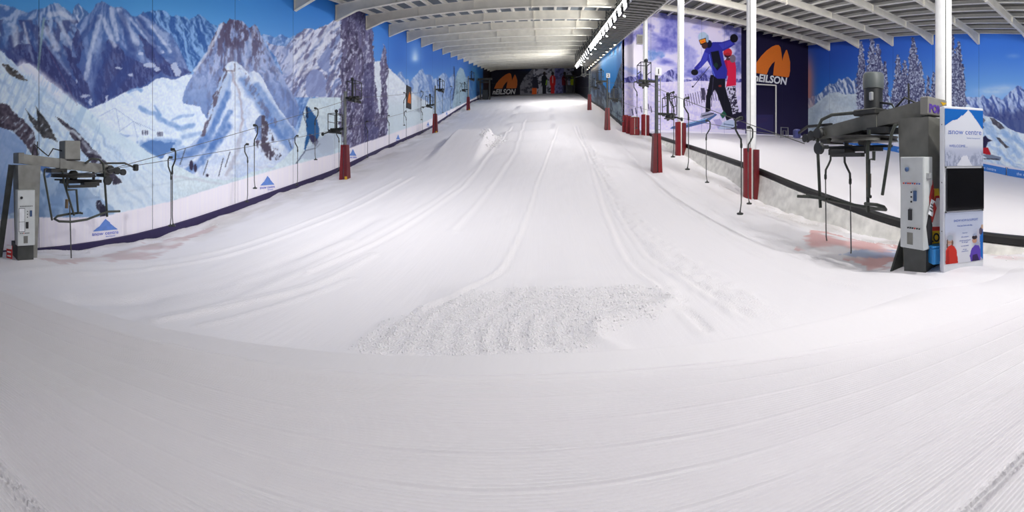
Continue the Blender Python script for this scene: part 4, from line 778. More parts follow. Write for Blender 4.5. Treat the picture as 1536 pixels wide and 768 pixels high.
for yy in np.arange(GA + 2, GB_, BAY * 2): MB().cyl(gp(5.9, yy, .2), gp(5.9, yy, zdeck(5.9, yy) - .5 - zg(yy)), .02, n=6).build('hanger_rod', DARK, walk)
def floodlight(name, loc, aim, watts, label, group, s=1.0, lens=LENS, color=(1, .985, .96), spread=math.pi):
    e = empty(name, loc, label, 'lamp', group); d = (Vector(aim) - Vector(loc)).normalized(); q = Vector((0, 0, -1)).rotation_difference(d).to_matrix()
    MB().rbox(q @ Vector((0, 0, .05 * s)), (.36 * s, .30 * s, .12 * s), .03, q).build('housing', PLASTIC, e)
    MB().rbox(q @ Vector((0, 0, -.02 * s)), (.32 * s, .26 * s, .03 * s), .01, q).build('lens', lens, e)
    MB().bar((0, 0, .08 * s), (0, 0, .34 * s), .05 * s).build('bracket', DARK, e)
    area('lamp_light', Vector(d) * .06 * s, Vector(d) * 5, watts, .34 * s, color, e, spread); return e
k = 0
for i in range(21):
    y = 25.0 + 1.85 * i; p = (5.2, y, zg(y) - .12); floodlight('floodlight', p, (p[0] - 11, y - 2.0 if i < 11 else y + 9, p[2] - 1.2), P_MAIN * (.62 if i < 5 else .95) if i < 11 else P_MAIN * (.6 if i < 17 else 2.4), ORD[i] + ' white floodlight from the near end of the walkway lamp row', 'white floodlights along the walkway', 1.6)
for i in range(7):
    y = -4.0 + 4.0 * i + .5; z = zg(max(y, 6)) - .12 if y > GA else zdeck(5.2, y) - 1.15; p = (5.2, y, z); floodlight('floodlight', p, (p[0] - 4.0, y + 1.5, z - 6) if i > 1 else (p[0] + .6, y + 10, z - 4.5), P_NEAR * (1.7, 1.8, .8, .85, .8, .5, .35)[i], ['hindmost', 'second hindmost', 'third hindmost', 'fourth hindmost', 'fifth hindmost', 'sixth hindmost', 'seventh hindmost'][i] + ' white floodlight above the groomed snow apron', 'white floodlights above the apron')
for i in range(9):
    y = 28.0 + 4.0 * i; p = (5.75, y, zg(y) - .14); floodlight('spot_lamp', p, (p[0] - 2, y - 1, p[2] - 6), P_SMALL, ORD[i] + ' small spot lamp from the near end under the silver walkway edge', 'small spot lamps under the walkway edge', .55)
for i in range(11):
    y = 39.6 + 2.5 * i; p = (7.15, y, zg(y) - .30); floodlight('downlight', p, (p[0] + .3, y, p[2] - 6), P_DOWN, ORD[i] + ' warm downlight from the near end of the row along the blue wall', 'warm downlights along the middle wall', .6, WARM, (1, .86, .66))
for i in range(6):
    y = -3 + 5.2 * i; z = zdeckR(9.4, y) - 1.4; floodlight('floodlight', (9.4, y, z), (26, y + 6, z - 3.0) if i < 3 else (15.5, 38, z - 3.5), P_LESSON, ORD[i] + ' floodlight from the back on the roof valley facing the lesson slope', 'floodlights over the lesson slope', 1.1)
for i, y in enumerate((9.0, 12.5, 16.5, 20.5)):  # unseen fill lamps, added to brighten the left piste and wall
    z = zdeck(-4.0, y) - 1.05; floodlight('floodlight', (-4.0, y, z), (-7.6, y + 2.2, z - 7.5), P_LEFT_FILL * (2.3, .75, .18, .06)[i], ORD[i] + ' added fill floodlight, out of view under the roof, facing the left side of the piste', 'added fill floodlights under the main roof', 1.1, spread=math.radians(125))
# ------------------------------------------------------------------ roof posts with red pads
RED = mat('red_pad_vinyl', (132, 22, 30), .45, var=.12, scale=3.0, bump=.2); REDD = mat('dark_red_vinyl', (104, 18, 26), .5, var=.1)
POSTW = mat('white_post_paint', (242, 242, 242), .4, var=.04)
PX = 8.76; PYS = [(5.62, 'white roof post behind the kiosk sign, nearest and thickest'), (15.3, 'white roof post with split red pad, second nearest of its row'), (24.5, 'white roof post with red pad between the lift tower and the kerb rail'), (33.6, 'white roof post with short red pad farthest up the row')]
for y, lab in PYS:
    zb_ = float(zbase(PX, y)); e = empty('roof_post', (PX, y, zb_), lab, 'post', 'white roof posts along the kerb'); h = zdeckR(PX, y) - .8 - zb_
    MB().cyl((0, 0, -.5), (0, 0, h), .215, n=28).build('shaft', POSTW, e); MB().lathe((0, 0, h - .5), [(.215, 0), (.34, .42), (.34, .5)], 20).build('head_plate', POSTW, e)
    MB().tube([(-.15, -.165, 1.9), (-.15, -.165, h - .6)], .012, 5).build('cable', DARK, e)
    ph = 2.15 if y < 30 else 1.75
    d = Vector((-PX, -y, 0)).normalized(); a0 = math.atan2(d.y, d.x) + .18
    for s in (-1, 1):
        pts_o = []; pts_i = []
        for q in range(9):
            a = a0 + s * (.16 + 2.6 * q / 8); pts_o.append((.36 * math.cos(a), .36 * math.sin(a), -.3)); pts_i.append((.225 * math.cos(a), .225 * math.sin(a), -.3))
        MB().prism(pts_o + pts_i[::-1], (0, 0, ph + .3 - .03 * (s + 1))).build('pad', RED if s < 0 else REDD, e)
# ------------------------------------------------------------------ lift ropes: Y, height pairs for each rope
ROPES = {'LO': (-11.85, [(4.6, 1.24), (20.7, 3.55), (40.4, 7.5), (59.0, 12.3), (90, 17.5)]), 'LI': (-10.6, [(4.6, 1.24), (20.7, 5.35), (40.4, 9.1), (59.0, 13.9), (90, 19.0)]),
         'RO': (6.62, [(6.8, 2.1), (20.3, 4.15), (36.6, 7.4), (51.0, 11.1), (90, 18.3)]), 'RI': (5.2, [(6.8, 2.1), (20.3, 5.85), (36.6, 9.0), (51.0, 12.7), (90, 19.9)])}
def rope_z(k, y): P = np.array(ROPES[k][1]); return float(np.interp(y, P[:, 0], P[:, 1]))
ROPE = mat('wire_rope', (84, 84, 84), .5, .4)
for k, lab in (('LO', 'thin steel haul rope on the wall side of the left drag lift'), ('LI', 'thin steel haul rope on the piste side of the left drag lift'), ('RO', 'thin steel haul rope on the kerb side of the right drag lift'), ('RI', 'thin steel haul rope on the piste side of the right drag lift')):
    X_, P = ROPES[k]; pts = []
    for (ya, za), (yb, zb_) in zip(P[:-1], P[1:]):
        for q in range(6): t = q / 6; pts.append((X_, ya + (yb - ya) * t, za + (zb_ - za) * t - .12 * 4 * t * (1 - t)))
    pts.append((X_,) + tuple(P[-1])); tag(MB().tube(pts, .011, 5).build('haul_rope', ROPE), lab, 'rope', 'haul ropes of the drag lifts')
# ------------------------------------------------------------------ lift towers
TPOST = mat('tower_post_grey', (122, 124, 122), .5, .3, var=.15); TPOST2 = mat('tower_post_dark', (84, 88, 88), .5, .3, var=.15); TDARK = mat('tower_head_dark', (40, 42, 40), .5, .3, var=.25); YEL = mat('yellow_paint', (214, 170, 30), .5); SIGNW = mat('sign_white', (226, 226, 228), .5); LBLUE = mat('pale_blue_plate', (120, 140, 156), .5)
def sheaves(e, x, z, side, cage_h=.95):
    """one sheave battery with its service cage, running along the rope"""
    h = MB(); h.bar((x, -.55, z + .12), (x, .55, z + .12), .06, .1); h.bar((x - .06, -.5, z), (x - .06, .5, z), .03, .12); h.bar((x + .06, -.5, z), (x + .06, .5, z), .03, .12); h.bar((0, 0, z + .16), (x + .3 * side, 0, z + .16), .11, .12); h.box((x, 0, z - .02), (.2, .9, .09)); h.bar((x - .1, -.62, z + .02), (x + .1, .62, z - .06), .1, .14); h.build('cross_arm', TDARK, e)
    for yy in (-.45, -.15, .15, .45): MB().lathe((x, yy, z + .05), [(.05, -.04), (.12, -.035), (.095, 0), (.12, .035), (.05, .04)], 14, Vector((1, 0, 0))).build('sheave', TDARK, e)
    c = MB(); x0, x1 = (x - .27, x + .27); z0 = z + .1
    for xx in (x0, x1):
        for yy in (-.4, .4): c.bar((xx, yy, z0), (xx, yy, z0 + cage_h), .035)
        c.bar((xx, -.4, z0 + cage_h), (xx, .4, z0 + cage_h), .035); c.bar((xx, -.4, z0), (xx, .4, z0), .035); c.bar((xx, -.4, z0 + cage_h * .5), (xx, .4, z0 + cage_h * .5), .03)
    for yy in (-.4, .4): c.bar((x0, yy, z0 + cage_h), (x1, yy, z0 + cage_h), .035); c.bar((x0, yy, z0), (x1, yy, z0), .035)
    c.build('cage', TDARK, e)
    m = MB(); m.bar((x - .1 * side, -.05, z + .1), (x - .1 * side, -.05, z + 1.15), .085); m.lathe((x - .1 * side, -.05, z + 1.12), [(.05, 0), (.10, .05), (.10, .14), (.04, .2)], 10); m.build('rope_catcher', TDARK, e)
    t = MB(); t.rbox((x, -.1, z - .06), (.5, .6, .05), .01); t.bar((x - .3, -.3, z - .02), (x + .3, .2, z - .1), .06); t.build('walk_plate', TDARK, e)
    w = MB(); w.bar((x + side * .1, -.5, z - .02), (x + side * .42, -.72, z - .16), .07); w.lathe((x + side * .42, -.76, z - .17), [(.04, -.05), (.10, -.04), (.10, .04), (.04, .05)], 10, Vector((1, 0, 0))); w.build('guide_wheel', TDARK, e)
def tower(x, y, s, z_low, z_high, label, plate=None):
    """s = +1 when the piste lies to the right of the lift"""
    zb_ = float(zbase(x, y)); e = empty('lift_tower', (x, y, zb_), label, 'lift tower', 'drag lift towers')
    zl, zh = z_low - zb_ - .12, z_high - zb_ - .12; top = zh + .55
    MB().cyl((0, 0, -.5), (0, 0, top), .105, .09, 16).build('post', TPOST if s > 0 else TPOST2, e)
    mb = MB()
    for k in range(int((zl - 2.0 + 1.9) / .3) + 2): mb.bar((-.22 * s, .02, 1.9 + k * .3), (-.06 * s, .02, 1.9 + k * .3), .025)
    mb.bar((-.22 * s, .02, 1.85), (-.22 * s, .02, top - .2), .03); mb.build('ladder', TPOST, e)
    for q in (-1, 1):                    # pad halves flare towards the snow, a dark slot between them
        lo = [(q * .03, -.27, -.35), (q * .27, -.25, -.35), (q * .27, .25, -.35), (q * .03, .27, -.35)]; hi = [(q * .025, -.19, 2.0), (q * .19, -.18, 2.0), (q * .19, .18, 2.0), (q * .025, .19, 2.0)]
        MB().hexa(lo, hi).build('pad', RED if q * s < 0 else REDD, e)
    MB().hexa([(-.035, -.2, -.3), (.035, -.2, -.3), (.035, .2, -.3), (-.035, .2, -.3)], [(-.025, -.14, 1.9), (.025, -.14, 1.9), (.025, .14, 1.9), (-.025, .14, 1.9)]).build('pad_core', LBLUE if s > 0 else DARK, e)
    if s > 0: MB().rbox((.2, -.26, .05), (.16, .05, .22), .015).build('warning_patch', YEL, e)
    sheaves(e, .62 * s if s > 0 else -.68, zh, s); sheaves(e, -.65 * s if s > 0 else .72, zl, -s)
    if plate:
        pb = MB().rbox((.06, -.16, top + .12), (.36, .04, .42), .01).build('number_plate', SIGNW, e); text('numeral', plate, .34, DARK, pb, frame3((.06, -.185, top), (1, 0, 0), (0, 0, 1)), bold=.012)
    return e
tower(-11.2, 20.7, 1, 3.55, 5.35, 'grey lift tower with red pad by the left wall, nearest of three')
tower(-11.2, 40.4, 1, 7.5, 9.1, 'grey lift tower with red pad by the left wall, second of three')
tower(-11.2, 59.0, 1, 12.3, 13.9, 'grey lift tower with red pad by the left wall, farthest of three')
tower(5.9, 20.3, -1, 4.15, 5.85, 'grey lift tower with red pad and plate reading 1 right of the piste', '1')
tower(5.9, 36.6, -1, 7.4, 9.0, 'grey lift tower with red pad and small plate before the blue middle wall', '2')
tower(5.9, 51.0, -1, 11.1, 12.7, 'grey lift tower with red pad farthest up the right edge of the piste')
# ------------------------------------------------------------------ drag hangers
ROD = mat('hanger_rod_steel', (96, 96, 94), .4, .5, var=.15); HOOK = mat('hanger_tube_dark', (52, 54, 52), .45, .3)
def hanger(x, y, ztop, flip, label, ln=2.5, rod=.017, sway=0.0):
    e = empty('drag_hanger', (x, y, ztop), label, 'drag lift hanger', 'button hangers of the drag lifts'); f = flip
    MB().tube([(-.02 * f, 0, .03), (.10 * f, 0, .02), (.15 * f, 0, -.03), (.16 * f, 0, -.10), (.15 * f, 0, -.30), (.08 * f, 0, -.42), (-.01 * f, 0, -.55), (-.02 * f, 0, -.75)], .027, 8).build('swan_neck', HOOK, e)
    q = [(-.02 * f, 0, -.72), (-.02 * f + sway * .3, 0, -ln * .6), (-.02 * f + sway * .7, 0, -ln * .88), (.02 * f + sway, 0, -ln + .04)]
    MB().tube(q, rod, 6).build('rod', ROD, e)
    MB().lathe((.02 * f + sway, 0, -ln), [(.02, .09), (.025, .05), (.085, .03), (.095, .01), (.08, -.015)], 14).build('button', HOOK, e)
    MB().lathe((-.02 * f, 0, -.80), [(.02, 0), (.034, .03), (.034, .12), (.02, .15)], 10).build('spring_collar', HOOK, e)
    MB().rbox((0, 0, .03), (.07, .16, .10), .015).build('rope_grip', HOOK, e)
def hang_px(k, pxs, flip, labs, ln=2.5):
    X_ = ROPES[k][0]
    for px, lab in zip(pxs, labs):
        y = X_ / math.tan((px - CX) / FPX); hanger(X_, y, rope_z(k, y) - .03, flip, lab, ln)
hang_px('LO', [256, 371, 446, 508, 551, 583.5, 609, 633.5], -1, [w + ' button hanger uphill of the left drive station, on the wall-side rope' for w in ORD[:8]])
hang_px('LI', [259, 382, 473, 606, 632, 664, 676, 690], 1, [w + ' button hanger uphill of the left drive station, on the piste-side rope' for w in ORD[:8]])
hang_px('RO', [1123, 1060], 1, ['button hanger in front of the split red pad of the second roof post', 'button hanger on the kerb-side rope left of the second roof post'], 2.55)
hang_px('RI', [1111, 1032, 1010, 955, 934], -1, ['button hanger on the piste-side rope just left of the second roof post', 'button hanger between the two skiers printed on the banner and the third roof post', 'button hanger on the piste-side rope close before the third roof post', 'button hanger on the piste-side rope left of the numbered tower', 'button hanger before the red crash mats and the corner of the blue wall'], 2.6)
hanger(6.62, 7.75, 2.05, 1, 'button hanger at the sheaves of the right drive station, left of two', 2.55, .017, .03); hanger(6.2, 6.45, 2.0, -1, 'button hanger at the sheaves of the right drive station, right of two', 2.6, .017, .04)
# ------------------------------------------------------------------ drive stations
CONC = mat('weathered_zinc', (142, 142, 137), .65, .1, var=.22, scale=3.0, bump=.2); CONCD = mat('dark_zinc', (70, 72, 70), .6, .2, var=.25, scale=4.0); CAB = mat('cabinet_paint', (206, 210, 210), .5, var=.04); PIPE = mat('pipe_dark_green', (62, 66, 60), .5, .2, var=.2); PAPER = mat('paper_white', (232, 234, 238), .7); BUT = mat('button_black', (30, 30, 34), .5); BUTR = mat('button_red', (190, 60, 50), .5); BUTB = mat('button_blue', (70, 90, 150), .5); PURPLE = mat('purple_letters', (92, 62, 160), .5); BEIGE = mat('plate_beige', (196, 194, 186), .6); PLATE = mat('head_plate_grey', (136, 134, 128), .6); BLUEH = mat('handle_blue', (56, 84, 126), .5); BLACKM = mat('motor_black', (36, 38, 40), .5, var=.2); MGREY = mat('motor_grey', (86, 92, 92), .5)
def station(x, y, s, left, label):
    CONC = mat('weathered_zinc', (142, 142, 137), .65, .1, var=.22, scale=3.0, bump=.2) if left else mat('weathered_zinc_dark', (112, 112, 106), .65, .1, var=.22, scale=3.0, bump=.2)
    zb_ = float(zbase(x, y)) - (.0 if left else .06); e = empty('drag_lift_station', (x, y, zb_), label, 'drag lift station', 'drive stations of the drag lifts')
    V = lambda a, b, c: (s * a, b, c)
    Q = lambda a0, a1, b0, b1, z: [V(a0, b0, z), V(a1, b0, z), V(a1, b1, z), V(a0, b1, z)]
    MB().hexa(Q(-.28, .26, -.24, .26, -.3), Q(-.31, .31, -.31, .36, 2.68)).build('column', CONC, e)
    MB().hexa(Q(-.28, .46, -.36, .10, -.25), Q(-.28, .46, -.36, .10, .44)).build('plinth', CONCD, e)
    MB().bar(V(-.10, -.40, 2.68), V(-.12, -.78 if left else -.50, -.1), .16, .12, Vector((1, 0, 0))).build('raking_leg', CONCD, e)
    if not left: MB().prism([V(.26, .28, .6), V(.26, .28, -.05), V(.52, .34, -.05)], (0, .04, 0)).build('gusset', CONCD, e)
    bz = lambda yy: 2.98 - .118 * yy
    mb = MB(); lo = lambda yy: [V(-.17, yy, bz(yy) - .28), V(.17, yy, bz(yy) - .28), V(.17, yy, bz(yy)), V(-.17, yy, bz(yy))]
    mb.hexa(lo(-.20), lo(2.75)); mb.hexa([V(-.19, 1.0, bz(1) - .3), V(.19, 1.0, bz(1) - .3), V(.19, 1.0, bz(1) + .015), V(-.19, 1.0, bz(1) + .015)], [V(-.19, 1.35, bz(1.35) - .3), V(.19, 1.35, bz(1.35) - .3), V(.19, 1.35, bz(1.35) + .015), V(-.19, 1.35, bz(1.35) + .015)]); mb.build('beam', CONC, e)
    hp = MB().rbox(V(0, -.21, bz(-.3) - .14), (.60, .18, .31), .015).build('head_box', CONC if left else PLATE, e)
    if not left:
        text('lettering', 'POMA', .19, PURPLE, hp, frame3((-.02, -.306, bz(-.3) - .25), (1, 0, 0), (0, 0, 1)), bold=.008); MB().prism([(.08, -.303, bz(-.3) - .04), (.28, -.303, bz(-.3) - .04), (.16, -.303, bz(-.3) - .10)], (0, -.004, 0)).build('emblem', YEL, hp)
    # bullwheel and its carriage under the beam
    bw = 1.5; zw = bz(bw) - .44; n = 28
    mb = MB(); mb.lathe(V(0, bw, zw), [(.60, -.05), (.70, -.05), (.67, 0), (.70, .05), (.60, .05)], 32); mb.build('bullwheel', DARK, e)
    mb = MB()
    for k in range(6): a = math.pi * k / 3; mb.bar(V(.06 * math.cos(a), bw + .06 * math.sin(a), zw), V(.62 * math.cos(a), bw + .62 * math.sin(a), zw), .06)
    mb.lathe(V(0, bw, zw - .12), [(.12, 0), (.14, .06), (.14, .2), (.08, .26)], 16); mb.build('spokes', DARK, e)
    mb = MB(); mb.box(V(0, 1.75, zw - .2), (.26, 1.3, .09)); mb.box(V(.22, 1.95, zw - .26), (.3, .5, .12)); mb.bar(V(.25, 1.2, zw + .05), V(.25, 1.2, zw - .3), .07); mb.bar(V(-.25, 2.3, zw + .1), V(-.25, 2.3, zw - .25), .07); mb.box(V(0, 2.5, zw - .02), (.5, .22, .1)); mb.bar(V(-.3, 1.0, zw - .14), V(.35, 2.2, zw - .16), .05); mb.bar(V(.35, 1.2, zw - .32), V(.35, 2.1, zw - .32), .1, .08); mb.build('carriage', DARK, e)
    mb = MB(); mb.box(V(0, .95, bz(.95) - .36), (.5, .5, .12)); mb.build('gearbox', DARK, e)
    for k, (yy, zz, r) in enumerate(((2.62, -.14, .115), (2.84, -.16, .115), (3.06, -.18, .10), (2.45, -.50, .13))):
        c = V(.30 if k < 3 else .42, yy, bz(yy) + zz); MB().lathe(c, [(.04, -.05), (r, -.045), (r * .78, 0), (r, .045), (.04, .05)], 18, Vector((1, 0, 0))).build('sheave', BLACKM, e)
    MB().bar(V(.22, 2.5, bz(2.5) - .14), V(.22, 3.15, bz(3.1) - .18), .05, .12).build('sheave_bracket', DARK, e)
    # motor
    if left:
        MB().rbox(V(0, 1.38, bz(1.38) + .30), (.50, .50, .56), .02).build('motor_box', CONC, e); MB().rbox(V(.02, 1.42, bz(1.4) + .03), (.4, .44, .08), .01).build('motor_foot', DARK, e)
    else:
        m0 = bz(1.25); MB().rbox(V(0, 1.25, m0 + .05), (.56, .62, .12), .02).build('motor_foot', DARK, e); MB().lathe(V(0, 1.25, m0 + .10), [(.19, 0), (.19, .42), (.21, .44)], 24).build('motor', BLACKM, e); MB().lathe(V(0, 1.25, m0 + .53), [(.21, 0), (.215, .05), (.215, .27), (.19, .31)], 24).build('motor_cap', MGREY, e); MB().rbox(V(.2, 1.12, m0 + .35), (.06, .08, .16), .01).build('junction_box', SILVER, e)
    # arm with a small head past the end of the beam
    mb = MB(); mb.bar(V(.1, 2.4, bz(2.4) + .02), V(.15, 3.2, bz(3.2) + .12), .06); mb.bar(V(.15, 3.2, bz(3.2) + .12), V(.15, 3.55, bz(3.5) + .02), .05); mb.build('tension_arm', DARK, e); MB().rbox(V(.15, 3.62, bz(3.6) + .02), (.16, .16, .22), .03).build('arm_head', BLACKM if left else mat('arm_head_blue', (60, 64, 120), .5), e)
    # cables on top
    MB().tube([V(0, .2, bz(.2)), V(.02, .25, bz(.2) + .34), V(.02, .5, bz(.5) + .16), V(0, .7, bz(.7) + .04), V(0, .85, bz(.85) + .28), V(0, 1.2, bz(1.2) + .24)] if left else [V(0, .15, bz(.1)), V(0, .45, bz(.4) + .18), V(0, .7, bz(.7) + .02), V(.02, .75, bz(.75) + .12), V(0, 1.1, bz(1) + .22)], .022, 6).build('cable', BLACKM, e)
    MB().tube([V(0, .35, bz(.3)), V(0, .36, bz(.3) + .42)], .02, 6).build('cable_post', DARK, e)
    # rope guard pipe that drops towards the snow, guide rods, queue hoop
    if left: g = [V(.22, 1.8, bz(1.8) - .05), V(.24, 2.0, bz(2.0) + .12), V(.28, 2.22, bz(2.2) + .12), V(.30, 2.36, bz(2.3) + .02), V(.30, 2.40, bz(2.4) - .3), V(.30, 2.5, 1.08)]
    else: g = [V(.1, 1.6, bz(1.6) + .12), V(.14, 2.35, bz(2.35) + .22), V(.2, 2.62, bz(2.6) + .16), V(.24, 2.72, bz(2.7) - .02), V(.24, 2.72, bz(2.7) - .4), V(.24, 2.62, .88)]
    MB().tube(g, .036, 10).build('guard_pipe', PIPE, e)
    MB().tube([V(.28, .55 if left else .42, bz(.6) - .34), V(.40, .45 if left else .36, bz(.6) - .36), V(.44, .42 if left else .4, bz(.6) - .5), V(.44, .66 if left else .62, 1.1 if left else 1.3)], .03, 8).build('guide_rod', PIPE, e)
    MB().tube([V(.38, 1.0, bz(1) - .35), V(.38, 1.05, bz(1) - .7), V(.40, 1.36 if left else 1.02, 1.2 if left else .95)], .034, 8).build('guide_rod', PIPE, e)
    MB().tube([V(.42, 1.12 if left else .85, 2.1), V(.42, 1.12 if left else .85, 1.95), V(.42, 1.42 if left else .98, 1.95), V(.42, 1.48 if left else .98, 1.25), V(.42, 1.62 if left else .93, 1.25)], .034, 8).build('stirrup', PIPE, e)
    MB().cyl(V(.40, 1.12 if left else 1.0, 1.42), V(.40, 1.13 if left else 1.0, 1.68), .05, n=10).build('rod_sleeve', mat('sleeve_brass', (108, 92, 72), .6), e)
    MB().tube([V(.30, 2.95 if left else 2.9, 1.22 if left else 1.20), V(.34, 2.5, 1.24), V(.40, 2.2, 1.18), V(.55, 1.7, 1.08), V(.60, 1.2, 1.05), V(.58, .82, 1.08), V(.46, .72, 1.14), V(.36, .85, 1.2), V(.34, 1.2, 1.24), V(.36, 1.6, 1.26)] if left else [V(.60, 3.0, 1.13), V(.40, 2.8, 1.12), V(.26, 2.5, 1.1), V(.2, 2.2, 1.06), V(.2, 1.6, 1.02), V(.22, 1.0, 1.0), V(.30, .66, 1.02), V(.42, .6, 1.08), V(.50, .7, 1.12), V(.50, 1.0, 1.12)], .034, 8).build('queue_hoop', PIPE, e)
    if left: MB().cyl(V(.42, 1.26, -.1), V(.40, 1.22, 1.5), .02, n=8).build('ground_rod', ROD, e)
    else:
        mb = MB(); mb.bar(V(.24, 3.1, 1.13), V(.24, 2.3, 1.10), .07, .05); mb.bar(V(.42, 3.0, 1.13), V(.34, 2.3, 1.10), .05, .05); mb.build('hoop_plate', PIPE, e)
    # control cabinet on the face towards the piste
    cab = MB().rbox(V(.43, -.14, 1.22), (.25, .50, 1.54), .008).build('control_cabinet', CAB, e); fx = .556
    def on(dy, z, w, h, name, m, d=.012): MB().box(V(fx + d / 2, -.14 + dy, z), (d, w, h)).build(name, m, cab)
    a, b = (-1, 1)
    on(0, 1.22, .47, 1.50, 'door', CAB, .01)
    if left: on(-.13, 1.30, .15, .36, 'notice', PAPER, .018); on(-.13, .98, .15, .26, 'notice', PAPER, .018)
    if left: MB().box(V(fx + .006, -.27, 1.30), (.012, .175, .385)).build('notice_frame', BUT, cab); MB().box(V(fx + .006, -.27, .98), (.012, .175, .285)).build('notice_frame', BUT, cab)
    MB().lathe(V(fx, -.28 if left else -.05 + .0, 1.78), [(.035, 0), (.04, .03), (.02, .05)], 12, Vector((s, 0, 0))).build('main_switch', BLUEH if not left else BUT, cab)
    for k in range(8): MB().cyl(V(fx, -.31 + k * .047, 1.545), V(fx + .03, -.31 + k * .047, 1.545), .013, n=8).build('indicator', (BUT if left else (BUTR if k in (2, 4, 5, 7) else BUTB)), cab)
    for k in range(6): MB().cyl(V(fx, -.31 + k * .047, .80), V(fx + .03, -.31 + k * .047, .80), .013, n=8).build('indicator', (BUT if k != 2 else BUTR), cab)
    dx = .03 if left else -.0
    for k in range(3): MB().cyl(V(fx, -.14 + dx, 1.40 - k * .08), V(fx + .02, -.14 + dx, 1.40 - k * .08), .016, n=8).build('push_button', BUT, cab)
    on(.13 if left else -.10 + .02, 1.34, .06, .17, 'meter', BLUEH, .03); on(.02, 1.02, .07, .18, 'door_handle', BUT, .035); on(-.02 if left else .03, .62, .12, .20, 'vent_grille', GREY, .015)
    return e
station(-11.2, 3.18, 1, True, 'grey drag lift drive station with square motor box at the left wall')
st_r = station(5.9, 4.2, -1, False, 'grey drag lift drive station with round black motor beside the kiosk sign')
# ------------------------------------------------------------------ kiosk sign beside the right station
KW = mat('kiosk_white', (226, 228, 234), .5, var=.03); SCR = mat('screen_black', (16, 16, 20), .12, var=.05, spec=.6); BLUEP = mat('poster_blue', (34, 106, 186), .5); POSTER = mat('poster_grey', (206, 210, 222), .5, var=.04); TXT = mat('text_blue', (60, 92, 180), .6); CRATE = mat('crate_blue', (30, 120, 186), .5)
ka = Vector((5.47, 3.51, 0)); kb = Vector((6.09, 3.10, 0)); kd = (kb - ka).normalized(); kn = Vector((kd.y, -kd.x, 0))
kz = EZ - 1.72; kw = (kb - ka).length
kio = empty('kiosk_sign', ka + Vector((0, 0, kz)), 'tall white information kiosk with dark screen beside the right lift station', 'kiosk', None, math.atan2(kd.y, kd.x))
# local: x along the face, y away from the viewer, z up
KH = 2.60
MB().rbox((kw / 2, .08, KH / 2 - .1), (kw, .16, KH + .2), .01).build('body', KW, kio)
def sheet(name, x0, x1, z0, z1, m, y=-.004, par=None, t=.006): return MB().box(((x0 + x1) / 2, y, (z0 + z1) / 2), (x1 - x0, t, z1 - z0)).build(name, m, par or kio)
def painted(name, painter, x0, x1, z0, z1, nx, nz, y=-.009):
    u = np.linspace(0, 1, nx); v = np.linspace(0, 1, nz); U = np.repeat(u, nz); T = np.tile(v, nx)
    me = npmesh(name, np.stack([x0 + (x1 - x0) * U, np.full(U.size, y), z0 + (z1 - z0) * T], 1), gridfaces(nx, nz)); ink(me, srgb2lin(painter(U, T))); return link(name, me, kio, print_mat(name + '_print', 1.0, .4))
def top_print(u, v):
    p = Print(u * 100, (1 - v) * 150); p.put(p.x > -1, (204, 208, 220)); y = p.y
    p.put(p.x > -1, mixc((204, 208, 220), (176, 182, 204), sstep(90, 112, y))); p.put(p.poly([(-1, -1), (101, -1), (101, 52), (96, 48), (84, 30), (76, 20), (74, 16), (62, 2), (60, 0.5), (50, 12), (45, 17), (43, 16), (32, 27), (26, 29), (20, 30), (-1, 46)]) , (26, 100, 184)); p.put(p.poly([(60, 3), (64, 8), (75, 21), (86, 36), (98, 56), (98, 66), (4, 66), (4, 46), (24, 32), (44, 20)]), (212, 215, 226))
    tree = sstep(.42, .6, fbm(p.x / 3.2, p.y / 9, 3, 4, .6)) * sstep(118, 136, y + np.abs(p.x - 50) * .35) * (np.abs(p.x - 52) > 8); p.put(p.x > -1, (130, 138, 164), .75 * tree); p.put(p.poly([(46, 122), (56, 122), (72, 151), (30, 151)], 2, 6, 4), (214, 216, 226), .9)
    return p.c
def low_print(u, v):
    p = Print(u * 100, (1 - v) * 160); y = p.y; p.put(p.x > -1, mixc((186, 194, 216), (212, 214, 224), sstep(50, 110, y)))
    hz = sstep(50, 90, y + (fbm(p.x / 14, y / 14, 5) - .5) * 30); p.put(p.x < 32, (130, 120, 128), .5 * hz * sstep(32, 16, p.x)); p.put(p.x > 66, (120, 124, 160), .5 * hz * sstep(66, 82, p.x))
    p.put(p.poly([(2, 118), (8, 106), (16, 100), (24, 106), (31, 122), (33, 161), (2, 161)], 1.5, 8, 6), (196, 54, 44)); p.put(p.poly([(4, 120), (10, 112), (12, 161), (3, 161)]), (150, 36, 36), .6); p.put(p.ell(13, 90, 7, 10), (190, 150, 132)); p.put(p.ell(13, 79, 8, 9), (160, 168, 184)); p.put(p.poly([(5, 86), (8, 80), (8, 108), (4, 110)]), (80, 58, 48), .8); p.put(p.poly([(18, 84), (22, 92), (20, 108), (17, 100)]), (96, 66, 50), .8); p.put(p.line([(9, 92), (17, 92)], 1.5), (90, 60, 56), .7)
    p.put(p.poly([(64, 140), (70, 118), (78, 108), (88, 112), (94, 130), (93, 161), (66, 161)], 1.5, 8, 7), (96, 70, 176)); p.put(p.poly([(72, 140), (84, 138), (90, 161), (70, 161)]), (56, 42, 84), .9); p.put(p.ell(77, 94, 6.4, 9), (186, 142, 120)); p.put(p.ell(77, 84, 7, 7), (52, 42, 48)); p.put(p.ell(77, 76, 5, 4), (150, 160, 190)); p.put(p.line([(86, 60), (87, 100)], 3), (200, 190, 196), .7)
    p.put(p.poly([(91, 86), (97, 62), (101, 60), (101, 161), (94, 150)], 1, 8, 8), (36, 106, 190)); p.put(p.ell(94, 66, 5, 12), (70, 58, 80), .8); p.put(p.ell(98, 52, 4, 7), (190, 150, 120), .8)
    return p.c
